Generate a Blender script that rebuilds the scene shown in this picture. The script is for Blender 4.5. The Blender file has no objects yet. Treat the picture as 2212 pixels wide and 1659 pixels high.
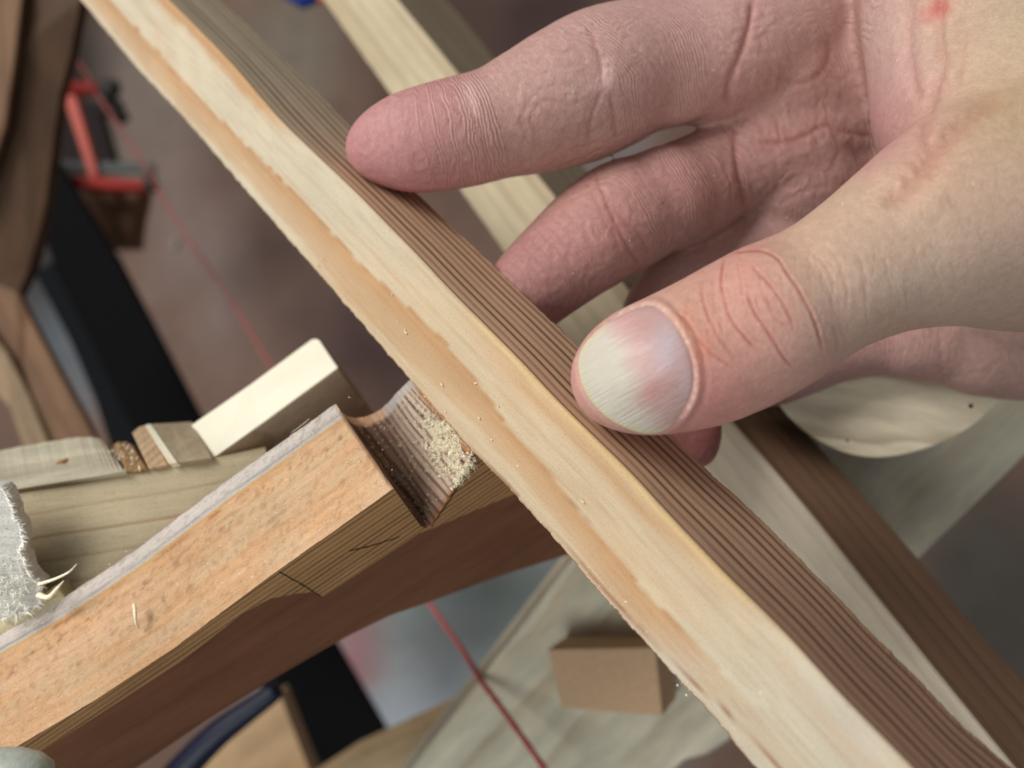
import bpy, bmesh, math, random
import numpy as np
from mathutils import Vector, Matrix
from mathutils.bvhtree import BVHTree
random.seed(7); RNG = np.random.default_rng(11)
S = bpy.context.scene; COL = S.collection

# ------------------------------------------------------------------ camera, world, lamps
CAMZ = 0.75                                    # lens 75 cm above the floor, looking straight down
cd = bpy.data.cameras.new('camera'); cam = bpy.data.objects.new('camera', cd); COL.objects.link(cam)
cam.location = (0, 0, CAMZ); cam.rotation_euler = (0, 0, 0)
cd.sensor_width = 36; cd.lens = 18/0.637; cd.clip_start = 0.005; cd.clip_end = 20
cd.dof.use_dof = True; cd.dof.focus_distance = 0.134; cd.dof.aperture_fstop = 10.0
S.camera = cam
W = bpy.data.worlds.new('World'); S.world = W; W.use_nodes = True
bg = W.node_tree.nodes['Background']; bg.inputs[0].default_value = (0.94, 0.97, 1.0, 1); bg.inputs[1].default_value = 0.19

def area(name, loc, target, size, power, col):
    l = bpy.data.lights.new(name, 'AREA'); l.size = size; l.energy = power; l.color = col
    o = bpy.data.objects.new(name, l); COL.objects.link(o); o.location = loc
    d = Vector(target)-Vector(loc); o.rotation_euler = d.to_track_quat('-Z', 'Y').to_euler(); return o
area('window_light', (-0.62, 0.50, CAMZ+0.36), (0.0, 0.0, CAMZ-0.14), 0.40, 8.0, (1.0, 0.975, 0.94))
area('room_light', (-0.40, -0.45, CAMZ+0.55), (0.0, 0.0, CAMZ-0.16), 0.5, 3.4, (0.96, 1.0, 0.97))
S.view_settings.view_transform = 'Standard'; S.view_settings.look = 'None'
S.view_settings.exposure = 0; S.view_settings.gamma = 1
S.cycles.use_denoising = True; S.cycles.max_bounces = 6; S.cycles.caustics_reflective = False; S.cycles.caustics_refractive = False

# ------------------------------------------------------------------ helpers (cm, camera at the origin, d = distance below the lens)
K = 0.637/1106
def P(px, py, d): return np.array([(px-1106)*K*d, (829.5-py)*K*d, -d])
def PX(p):
    p = np.asarray(p); d = -p[..., 2]
    return 1106+p[..., 0]/d/K, 829.5-p[..., 1]/d/K
def nrm(v): v = np.asarray(v, float); return v/np.linalg.norm(v)
def lin(c):
    c = np.asarray(c, float)/255.0
    return np.where(c <= 0.04045, c/12.92, ((c+0.055)/1.055)**2.4)
def ray_plane(px, py, p0, n):
    r = P(px, py, 1.0); return r*(np.dot(p0, n)/np.dot(r, n))

def _h(i, j, k, s):
    a = (i.astype(np.int64)*374761393+j.astype(np.int64)*668265263+k.astype(np.int64)*2147483647+s*974634777) & 0xffffffff
    a = ((a ^ (a >> 13))*1274126177) & 0xffffffff
    return ((a ^ (a >> 16)) & 0xffffff)/float(0xffffff)
def noise(x, y, z=0, s=0):
    x, y, z = np.broadcast_arrays(np.asarray(x, float), np.asarray(y, float), np.asarray(z, float))
    i, j, k = np.floor(x), np.floor(y), np.floor(z); u, v, w = x-i, y-j, z-k
    i, j, k = i.astype(int), j.astype(int), k.astype(int)
    u, v, w = u*u*(3-2*u), v*v*(3-2*v), w*w*(3-2*w); o = 0
    for a in (0, 1):
        for b in (0, 1):
            for c in (0, 1):
                o = o+_h(i+a, j+b, k+c, s)*(u if a else 1-u)*(v if b else 1-v)*(w if c else 1-w)
    return o*2-1
def fbm(x, y, z=0, s=0, n=4):
    o = 0; a = 1.0; f = 1.0
    for q in range(n):
        o = o+a*noise(x*f, np.asarray(y)*f, np.asarray(z)*f, s+q*17); a *= .5; f *= 2.03
    return o/1.9
def ss(x, a, b):
    t = np.clip((x-a)/(b-a), 0, 1); return t*t*(3-2*t)

def tag(o, label=None, cat=None, group=None, kind=None):
    if label: o['label'] = label
    if cat: o['category'] = cat
    if group: o['group'] = group
    if kind or label: o['kind'] = kind or 'thing'
    return o
def empty(name, loc):
    o = bpy.data.objects.new(name, None); COL.objects.link(o); o.empty_display_size = .01
    o.location = (loc[0]*.01, loc[1]*.01, CAMZ+loc[2]*.01); return o
bpy.context.view_layer.update()
def mesh(name, V, F, mat, parent=None, gp=None, col=None, extra=None, smooth=True, bevel=0, mats=None, fm=None, seg=2):
    """V in cm; the object's origin sits at the centre of its geometry."""
    V = np.asarray(V, float); c = V.mean(0)
    m = bpy.data.meshes.new(name); m.from_pydata([tuple(v) for v in ((V-c)*.01)], [], [tuple(int(i) for i in f) for f in F])
    for mm in (mats or [mat]): m.materials.append(mm)
    if fm is not None: m.polygons.foreach_set('material_index', np.asarray(fm, int))
    m.polygons.foreach_set('use_smooth', [smooth]*len(m.polygons))
    if gp is None: gp = V-V[0]
    a = m.attributes.new('gp', 'FLOAT_VECTOR', 'POINT'); a.data.foreach_set('vector', np.asarray(gp, np.float32).ravel())
    if col is not None:
        a = m.attributes.new('Col', 'FLOAT_COLOR', 'POINT')
        a.data.foreach_set('color', np.concatenate([np.asarray(col), np.ones((len(V), 1))], 1).astype(np.float32).ravel())
    for k_, v_ in (extra or {}).items():
        a = m.attributes.new(k_, 'FLOAT', 'POINT'); a.data.foreach_set('value', np.asarray(v_, np.float32))
    m.update()
    o = bpy.data.objects.new(name, m); COL.objects.link(o)
    w = Vector((c[0]*.01, c[1]*.01, CAMZ+c[2]*.01))
    if parent is None: o.location = w
    else:
        o.parent = parent; o.location = w-parent.location if parent.parent is None else w-parent.location-parent.parent.location
    if bevel:
        b = o.modifiers.new('b', 'BEVEL'); b.width = bevel*.01; b.segments = seg; b.limit_method = 'ANGLE'; b.angle_limit = math.radians(35)
    return o
def frame_gp(V, o, g, n):
    g = nrm(g); n = nrm(n); v = nrm(np.cross(n, g)); n = np.cross(g, v); d = np.asarray(V)-o
    return np.stack([d@g, d@v, d@n], 1)
def newell(p):
    n = np.zeros(3)
    for a, b in zip(p, np.roll(p, -1, 0)): n += np.cross(a, b)
    return nrm(n)
def slab(name, pts, mat, thick=1.0, ext=None, grain=(0, 1), parent=None, bevel=.04, smooth=False, off=(0, 0, 0), seg=2):
    p = np.array([q if isinstance(q, np.ndarray) else P(*q) for q in pts]); c = p.mean(0)
    n = newell(p)
    if np.dot(n, c) < 0: n = -n; p = p[::1]
    e = np.asarray(ext) if ext is not None else n*thick
    N = len(p); V = np.concatenate([p, p+e]); F = [list(range(N)), list(range(2*N-1, N-1, -1))]
    for i in range(N): j = (i+1) % N; F.append([j, i, N+i, N+j])
    g = p[grain[1]]-p[grain[0]]
    gp = frame_gp(V, p[grain[0]], g, n)+np.asarray(off)
    o = mesh(name, V, F, mat, parent, gp=gp, smooth=smooth, bevel=bevel, seg=seg)
    bm = bmesh.new(); bm.from_mesh(o.data); bmesh.ops.recalc_face_normals(bm, faces=bm.faces); bm.to_mesh(o.data); bm.free()
    return o
def catmull(pts, n):
    p = np.asarray(pts, float); p = np.concatenate([[2*p[0]-p[1]], p, [2*p[-1]-p[-2]]]); out = []
    for i in range(1, len(p)-2):
        for t in np.arange(n)/n:
            out.append(.5*((2*p[i])+(-p[i-1]+p[i+1])*t+(2*p[i-1]-5*p[i]+4*p[i+1]-p[i+2])*t*t+(-p[i-1]+3*p[i]-3*p[i+1]+p[i+2])*t**3))
    out.append(p[-2]); return np.array(out)
def tube_geo(C, R, n=10, cap=True):
    C = np.asarray(C, float); R = np.broadcast_to(np.asarray(R, float), (len(C),)); V = []; F = []
    T = np.gradient(C, axis=0); up = nrm(np.cross(T[0], [.3, .5, .8]))
    for i in range(len(C)):
        t = nrm(T[i]); up = nrm(up-t*np.dot(up, t)); w = np.cross(t, up)
        for j in range(n):
            a = 2*math.pi*j/n; V.append(C[i]+R[i]*(math.cos(a)*up+math.sin(a)*w))
    for i in range(len(C)-1):
        for j in range(n):
            k_ = (j+1) % n; F.append([i*n+j, i*n+k_, (i+1)*n+k_, (i+1)*n+j])
    if cap: F.append(list(range(n))[::-1]); F.append([(len(C)-1)*n+j for j in range(n)])
    return np.array(V), F
def tube(name, C, R, mat, parent=None, n=12):
    V, F = tube_geo(C, R, n); return mesh(name, V, F, mat, parent)
def join_geo(gs):
    V = []; F = []; o = 0
    for v, f in gs: V.append(v); F += [[i+o for i in q] for q in f]; o += len(v)
    return np.concatenate(V), F
def fibre(p, d, L, r, bend=.5, n=3, steps=4):
    d = nrm(d); b = nrm(RNG.normal(size=3)); C = [np.asarray(p, float)]
    for i in range(steps-1): d = nrm(d+b*bend/steps); C.append(C[-1]+d*L/(steps-1))
    return tube_geo(C, np.linspace(r, r*.35, steps), n)

# ------------------------------------------------------------------ materials
class NT:
    def __init__(s, name):
        s.m = bpy.data.materials.new(name); s.m.use_nodes = True; s.t = s.m.node_tree
        s.b = s.t.nodes['Principled BSDF']; s.out = s.t.nodes['Material Output']
    def n(s, t, **kw):
        x = s.t.nodes.new(t)
        for k_, v in kw.items(): setattr(x, k_, v)
        return x
    def l(s, a, b): s.t.links.new(a, b)
    def attr(s, nm): return s.n('ShaderNodeAttribute', attribute_name=nm)
    def math(s, op, a, b=None, clamp=False):
        x = s.n('ShaderNodeMath', operation=op, use_clamp=clamp)
        for i, v in enumerate((a, b)):
            if v is None: continue
            if isinstance(v, (int, float)): x.inputs[i].default_value = v
            else: s.l(v, x.inputs[i])
        return x.outputs[0]
    def mapv(s, v, sc, loc=(0, 0, 0)):
        x = s.n('ShaderNodeMapping'); x.inputs['Scale'].default_value = sc; x.inputs['Location'].default_value = loc
        s.l(v, x.inputs['Vector']); return x.outputs[0]
    def noise(s, v, scale=1, detail=3, rough=.5, dist=0):
        x = s.n('ShaderNodeTexNoise'); x.inputs['Scale'].default_value = scale; x.inputs['Detail'].default_value = detail
        x.inputs['Roughness'].default_value = rough; x.inputs['Distortion'].default_value = dist
        s.l(v, x.inputs['Vector']); return x.outputs['Fac']
    def ramp(s, f, stops, interp='LINEAR'):
        x = s.n('ShaderNodeValToRGB'); e = x.color_ramp.elements; x.color_ramp.interpolation = interp
        while len(e) < len(stops): e.new(.5)
        for el, (p, c) in zip(e, stops):
            el.position = p; el.color = (*c, 1) if hasattr(c, '__len__') else (c, c, c, 1)
        s.l(f, x.inputs[0]); return x.outputs[0]
    def mix(s, f, a, b, mode='MIX'):
        x = s.n('ShaderNodeMix', data_type='RGBA', blend_type=mode)
        for i, v in ((0, f), (6, a), (7, b)):
            if isinstance(v, (int, float)): x.inputs[i].default_value = v
            elif isinstance(v, (tuple, list, np.ndarray)): x.inputs[i].default_value = (*v[:3], 1)
            else: s.l(v, x.inputs[i])
        return x.outputs[2]
    def bump(s, h, strength, dist):
        x = s.n('ShaderNodeBump'); x.inputs['Strength'].default_value = strength; x.inputs['Distance'].default_value = dist
        s.l(h, x.inputs['Height']); s.l(x.outputs[0], s.b.inputs['Normal']); return x

def wood(name, light, dark, freq=3.0, pith=(9, 1), ring=.7, streak=.35, wob=.35, speck=.25, rough=.6, use_col=False, stripe=False, bump=.35, off=0, line=(.55, .9), patch=.25, wide=False):
    """Ring lines follow the grain coordinate gp (cm): x along the grain, y and z across it."""
    t = NT(name); light = lin(light); dark = lin(dark)
    gp = t.attr('gp').outputs['Vector']
    sep = t.n('ShaderNodeSeparateXYZ'); t.l(gp, sep.inputs[0])
    w1 = t.noise(t.mapv(gp, (.22, .9, .9), (off, off, 0)), 1, 2)
    if stripe: rc = t.math('ADD', t.attr('rc').outputs['Fac'], t.math('MULTIPLY', t.math('SUBTRACT', w1, .5), wob))
    else:
        y = t.math('SUBTRACT', sep.outputs[1], pith[0]); z = t.math('SUBTRACT', sep.outputs[2], pith[1])
        r = t.math('SQRT', t.math('ADD', t.math('MULTIPLY', y, y), t.math('MULTIPLY', z, z)))
        rc = t.math('ADD', t.math('MULTIPLY', r, freq), t.math('MULTIPLY', t.math('SUBTRACT', w1, .5), wob*freq*.8))
    fr = t.math('FRACT', rc)
    rg = t.ramp(fr, [(0, 0.0), (line[0], .12), (line[1], 1.0), (min(.985, line[1]+.07), 0.0)])
    if wide: rg = t.ramp(fr, [(0, 0.0), (.26, .12), (.46, .95), (.68, .85), (.80, 0.0)])
    # each ring a little different in strength
    rid = t.n('ShaderNodeTexWhiteNoise', noise_dimensions='1D'); t.l(t.math('FLOOR', rc), rid.inputs['W'])
    amp = t.math('ADD', t.math('MULTIPLY', rid.outputs['Value'], .6), .45)
    rf = t.math('MULTIPLY', t.math('MULTIPLY', rg, amp), ring, clamp=True)
    if stripe: rf = t.math('MULTIPLY', rf, t.attr('ra').outputs['Fac'])
    base = t.attr('Col').outputs['Color'] if use_col else light
    fib = t.noise(t.mapv(gp, (1.4, 30, 30)), 1, 3, .6)
    pat = t.noise(t.mapv(gp, (.35, 1.3, 1.3), (off*3, 4, 2)), 1, 4, .55)
    c = t.mix(rf, base, dark)
    c = t.mix(1.0, c, t.ramp(fib, [(.3, 1-streak*.55), (.7, 1+streak*.25)]), 'MULTIPLY')
    c = t.mix(1.0, c, t.ramp(pat, [(.3, 1-patch), (.7, 1+patch*.4)]), 'MULTIPLY')
    sp = t.noise(t.mapv(gp, (22, 60, 60)), 1, 2, .5)
    c = t.mix(1.0, c, t.ramp(sp, [(.28, 1-speck*1.4), (.42, 1.0)]), 'MULTIPLY')
    t.l(c, t.b.inputs['Base Color']); t.b.inputs['Roughness'].default_value = rough
    t.b.inputs['Specular IOR Level'].default_value = .28
    hh = t.math('ADD', t.math('MULTIPLY', fib, .6), t.math('ADD', t.math('MULTIPLY', sp, .5), t.math('MULTIPLY', rf, -.5)))
    t.bump(hh, bump, .0007)
    return t.m
def plain(name, c, rough=.5, metal=0, spec=.4, mott=.12, sc=6, sss=0):
    t = NT(name); gp = t.attr('gp').outputs['Vector']
    f = t.noise(gp, sc, 4, .6)
    t.l(t.mix(1.0, lin(c), t.ramp(f, [(.3, 1-mott), (.7, 1+mott)]), 'MULTIPLY'), t.b.inputs['Base Color'])
    t.b.inputs['Roughness'].default_value = rough; t.b.inputs['Metallic'].default_value = metal; t.b.inputs['Specular IOR Level'].default_value = spec
    t.bump(t.noise(gp, sc*3, 3), .15, .0008)
    if sss: t.b.inputs['Subsurface Weight'].default_value = sss; t.b.inputs['Subsurface Scale'].default_value = .002
    return t.m

M = {
 'stick': wood('stick_wood', (226, 208, 172), (84, 58, 42), use_col=True, stripe=True, wob=.35, ring=.88, streak=.15, speck=.22, rough=.55, patch=.10, wide=True, bump=.16),
 'stick2': wood('second_stick_wood', (226, 208, 172), (110, 84, 60), use_col=True, stripe=True, wob=.5, ring=.6, streak=.2, speck=.15, patch=.12, line=(.3, .75)),
 'block': wood('orange_block_wood', (200, 150, 105), (84, 52, 38), use_col=True, stripe=True, wob=.4, ring=1.0, streak=.22, speck=.3, rough=.5, bump=.45, patch=.12, wide=True),
 'blockside': wood('block_side_wood', (196, 150, 102), (84, 52, 28), freq=7.5, pith=(30, 0), ring=.95, streak=.4, wob=.16, speck=.25, patch=.15, line=(.2, .7)),
 'board': wood('brown_board_wood', (130, 86, 60), (96, 60, 40), freq=1.6, pith=(14, 5), ring=.35, streak=.3, wob=.5, patch=.22),
 'beam': wood('pale_beam_wood', (190, 174, 142), (144, 100, 62), freq=2.1, pith=(1.0, -30.3), ring=.75, streak=.2, wob=.25, line=(.74, .88), patch=.18, speck=.25),
 'beamtop': wood('pale_beam_top', (212, 204, 180), (160, 124, 86), freq=.8, ring=.2, streak=.25, patch=.3, speck=.4),
 'white': wood('cream_slab_wood', (252, 248, 226), (232, 200, 150), freq=.9, pith=(3, 7), ring=.8, streak=.05, line=(.72, .86), speck=.06, patch=.05, wob=.3),
 'whiteside': wood('grey_slab_side', (196, 174, 148), (140, 112, 90), freq=5, ring=.6, streak=.35, patch=.2),
 'plank': wood('pale_plank_wood', (222, 214, 190), (186, 150, 100), freq=.8, pith=(2, 5), ring=.45, streak=.25, wob=1.2, patch=.28, speck=.15),
 'disc': wood('disc_wood', (248, 234, 204), (150, 116, 82), freq=1.1, pith=(1, 4), ring=.55, streak=.12, wob=2.4, patch=.42, speck=.15),
 'box': plain('brown_box', (200, 166, 132), .8, mott=.08), 'boxd': plain('brown_box_shade', (128, 98, 74), .8),
 'post': wood('brown_post_wood', (84, 58, 37), (58, 38, 24), freq=1.2, ring=.4, streak=.3, patch=.3),
 'postl': wood('left_board_wood', (128, 96, 70), (92, 62, 42), freq=1.0, pith=(8, 3), ring=.5, streak=.25),
 'black': plain('black_rail_metal', (10, 9, 10), .8, spec=.1), 'blackside': plain('rail_side_metal', (22, 24, 26), .8, spec=.1),
 'red': plain('red_clamp_paint', (150, 30, 18), .7), 'redl': plain('red_bar_paint', (190, 88, 74), .6),
 'grip': plain('dark_rubber', (52, 50, 48), .7), 'steel': plain('grey_steel', (70, 76, 74), .6, 0),
 'blue': plain('navy_plastic', (9, 15, 44), .4), 'blueb': plain('blue_plastic', (20, 60, 150), .4), 'orange': plain('orange_plastic', (220, 100, 40), .5),
 'string': plain('red_string', (180, 90, 86), .85, mott=.25, sc=9), 'pencil': plain('pencil_mark', (34, 28, 26), .9),
 'nailwhite': plain('pale_cap', (176, 184, 172), .5), 'dust': plain('sawdust', (255, 244, 216), .8, mott=.25, sc=20),
 'dustw': plain('white_splinters', (244, 242, 232), .8, mott=.12, sc=10), 'reddust': plain('red_fibre', (150, 84, 54), .8),
 'torn': wood('torn_fibre_wood', (238, 234, 226), (150, 140, 124), freq=3, ring=.3, streak=.4, speck=.5, bump=.8, patch=.2),
 'brown': plain('brown_offcut', (110, 76, 52), .75, mott=.25, sc=3), 'cloth': plain('dark_cloth', (34, 26, 25), .9),
}

# ------------------------------------------------------------------ floor
def build_floor():
    n = 110; xs = np.linspace(-230, 230, n); X, Y = np.meshgrid(xs, xs); V = np.stack([X.ravel(), Y.ravel(), np.full(n*n, -75.)], 1)
    F = [[j*n+i, j*n+i+1, (j+1)*n+i+1, (j+1)*n+i] for j in range(n-1) for i in range(n-1)]
    px, py = PX(V); base = np.tile(lin((132, 104, 90)), (len(V), 1))
    def put(cx, cy, rx, ry, c, ang=0, hard=.45):
        nonlocal base
        dx, dy = px-cx, py-cy; a = math.radians(ang); u = (dx*math.cos(a)+dy*math.sin(a))/rx; v = (-dx*math.sin(a)+dy*math.cos(a))/ry
        m = (1-ss(np.sqrt(u*u+v*v)+.18*fbm(px/90, py/90, 0, 5), 1-hard, 1+hard))[:, None]; base = base*(1-m)+lin(c)*m
    put(1000, 1500, 420, 420, (172, 178, 176)); put(1030, 1330, 170, 110, (120, 126, 122), -25); put(960, 1420, 70, 130, (132, 134, 134), 30)
    put(790, 1420, 60, 80, (176, 120, 124)); put(900, 1600, 150, 120, (186, 190, 200))
    put(130, 700, 110, 220, (120, 126, 132), -25, .3)
    put(330, 220, 150, 300, (138, 122, 112), -25); put(640, 100, 110, 140, (140, 128, 112)); put(640, 520, 170, 330, (116, 92, 82), -30); put(430, 560, 80, 240, (142, 122, 114), -25)
    put(950, 150, 150, 260, (88, 66, 56), -30); put(1180, 40, 160, 90, (78, 58, 54)); put(2150, 1300, 170, 260, (92, 86, 78)); put(1310, 330, 90, 60, (150, 146, 146))  # lower right patch paints the shaded background darker
    put(80, 200, 160, 500, (40, 30, 22)); put(820, 760, 160, 100, (98, 74, 70), 10)
    t = NT('floor_concrete'); gp = t.attr('gp').outputs['Vector']
    c = t.mix(1.0, t.attr('Col').outputs['Color'], t.ramp(t.noise(gp, .22, 5, .6), [(.3, .86), (.7, 1.10)]), 'MULTIPLY')
    c = t.mix(1.0, c, t.ramp(t.noise(gp, 1.3, 3, .6), [(.3, .95), (.7, 1.05)]), 'MULTIPLY')
    t.l(c, t.b.inputs['Base Color']); t.b.inputs['Roughness'].default_value = .85; t.bump(t.noise(gp, 2, 4), .3, .002)
    tag(mesh('floor', V, F, t.m, gp=V, col=base), kind='structure')
build_floor()

# ------------------------------------------------------------------ sticks (square section, edges as measured)
def interp_poly(poly, y):
    p = np.array(sorted(poly, key=lambda q: q[1])); ys = p[:, 1]; x = np.interp(y, ys, p[:, 0])
    s0 = (p[3, 0]-p[0, 0])/(p[3, 1]-p[0, 1]); s1 = (p[-1, 0]-p[-4, 0])/(p[-1, 1]-p[-4, 1])
    x = np.where(y < ys[0], p[0, 0]+s0*(y-ys[0]), x); return np.where(y > ys[-1], p[-1, 0]+s1*(y-ys[-1]), x)
def stick(name, mat, vp, ref, d0, alpha, left, mid, right, y0, y1, n, colf, nstripe, rag=.012, rc=.032, seed=1):
    D = nrm(P(vp[0], vp[1], 1.0)); R0 = P(ref[0], ref[1], d0)
    ys = np.linspace(0, 1, n); ys = y0+(y1-y0)*ys
    e1 = nrm(np.array([D[1], -D[0], 0])); e1 = e1 if e1[0] < 0 else -e1        # left in the picture
    e2 = nrm(np.cross(D, e1)); e2 = e2 if e2[2] < 0 else -e2                     # away from the lens
    u = math.cos(alpha)*e1+math.sin(alpha)*e2; v = -math.sin(alpha)*e1+math.cos(alpha)*e2
    # smoothed edge polylines
    def sm(a, k_=9):
        k_ = np.ones(k_)/k_; return np.convolve(np.pad(a, len(k_)//2, mode='edge'), k_, 'valid')
    # pad by linear extension, so use reflect-odd
    def smooth(a):
        w = 21; h = w//2; L = 2*a[0]-a[h:0:-1]; Rr = 2*a[-1]-a[-2:-h-2:-1]; return np.convolve(np.concatenate([L, a, Rr]), np.ones(w)/w, 'valid')
    xm = smooth(interp_poly(mid, ys)); xl = smooth(interp_poly(left, ys)); xr = smooth(interp_poly(right, ys))
    # rounded profile in (a, b) : a along u (0 ridge..1 left), b along v (0 ridge..1 right)
    prof = []
    na, nb = 26, 18
    def corner(ca, cb, a0, k_=4):
        return [(ca+rc*math.cos(math.radians(a0+90*i/k_)), cb+rc*math.sin(math.radians(a0+90*i/k_))) for i in range(k_+1)]
    # order: along pale face from left edge to ridge, then dark face, then back
    prof += corner(1-rc, rc, 0)[::-1][:0]
    for t in np.linspace(1-rc, rc, na): prof.append((t, 0, 0))
    for q in range(1, 4): a = math.radians(90*q/4); prof.append((rc-rc*math.sin(a), rc-rc*math.cos(a), 1))
    for t in np.linspace(rc, 1-rc, nb): prof.append((0, t, 2))
    for q in range(1, 4): a = math.radians(90*q/4); prof.append((rc-rc*math.cos(a), 1-rc+rc*math.sin(a), 3))
    for t in np.linspace(rc, 1-rc, 7): prof.append((t, 1, 4))
    for q in range(1, 4): a = math.radians(90*q/4); prof.append((1-rc+rc*math.sin(a), 1-rc+rc*math.cos(a), 5))
    for t in np.linspace(1-rc, rc, 7): prof.append((1, t, 6))
    for q in range(1, 4): a = math.radians(90*q/4); prof.append((1-rc+rc*math.cos(a), rc-rc*math.sin(a), 7))
    prof = np.array(prof); m = len(prof)
    V = np.zeros((n, m, 3)); G = np.zeros((n, m, 3)); YP = np.zeros((n, m))
    WW = []; RR = []
    for i, y in enumerate(ys):
        # depth on the straight ridge line at image height y
        ky = (829.5-y)*K; t = (R0[1]+ky*R0[2])/(-(D[1]+ky*D[2])); q = R0+t*D
        R = P(xm[i], y, -q[2])
        def width(xe, ax, sg):
            a_, b_ = 0.0, 4.5                     # bisect for the width at which the measured edge is met
            for _ in range(26):
                m_ = (a_+b_)/2; qx_, qy_ = PX(R+m_*ax)
                if (qx_-np.interp(qy_, ys, xe))*sg < 0: a_ = m_
                else: b_ = m_
            return m_
        w1 = width(xl, u, -1); w2 = width(xr, v, 1); WW.append((w1, w2)); RR.append(R)
    ok = slice(0, n); WW = np.array(WW); WW = np.stack([smooth(WW[:, 0]), smooth(WW[:, 1])], 1)
    for i, y in enumerate(ys):
        R = RR[i]; w1, w2 = WW[i]
        s_al = np.dot(R-R0, D)
        V[i] = R+prof[:, :1]*w1*u+prof[:, 1:2]*w2*v
        G[i, :, 0] = s_al; G[i, :, 1] = prof[:, 0]*w1; G[i, :, 2] = prof[:, 1]*w2; YP[i] = y
    if n > 3:
        print(name, 'widths', w1, w2)
    # saw raggedness : edges wander, faces very slightly uneven
    ed = (np.exp(-((prof[:, 0]-1)**2+prof[:, 1]**2)/.004)[None]+.8*np.exp(-(prof[:, 0]**2+(prof[:, 1]-1)**2)/.004)[None])
    nz = fbm(G[..., 0]*7, G[..., 1]*2, G[..., 2]*2, seed, 4); nz2 = noise(G[..., 0]*22, 0, 0, seed+3)
    V += (nz*ed*rag*2.2+nz2*ed*rag)[..., None]*(u if True else v)
    V += (fbm(G[..., 0]*.8, G[..., 1]*1.5, G[..., 2]*1.5, seed+9)*.012)[..., None]*(u+v)
    F = []
    for i in range(n-1):
        for j in range(m):
            k_ = (j+1) % m; F.append([i*m+j, i*m+k_, (i+1)*m+k_, (i+1)*m+j])
    F.append(list(range(m))); F.append([(n-1)*m+j for j in range(m)][::-1])
    fid = np.broadcast_to(prof[:, 2], (n, m)); A = np.broadcast_to(prof[:, 0], (n, m)); B = np.broadcast_to(prof[:, 1], (n, m))
    qx_, qy_ = PX(V); AH = (np.interp(qy_, ys, xm)-qx_)/(np.interp(qy_, ys, xm)-np.interp(qy_, ys, xl))
    YP = qy_; A = np.where(fid == 0, np.clip(AH, 0, 1), A)
    col, ra, rcv = colf(YP, A, B, fid, G)
    return mesh(name, V.reshape(-1, 3), F, mat, gp=G.reshape(-1, 3), col=col.reshape(-1, 3), extra={'ra': ra.ravel(), 'rc': rcv.ravel()}), D, u, v, R0

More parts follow.
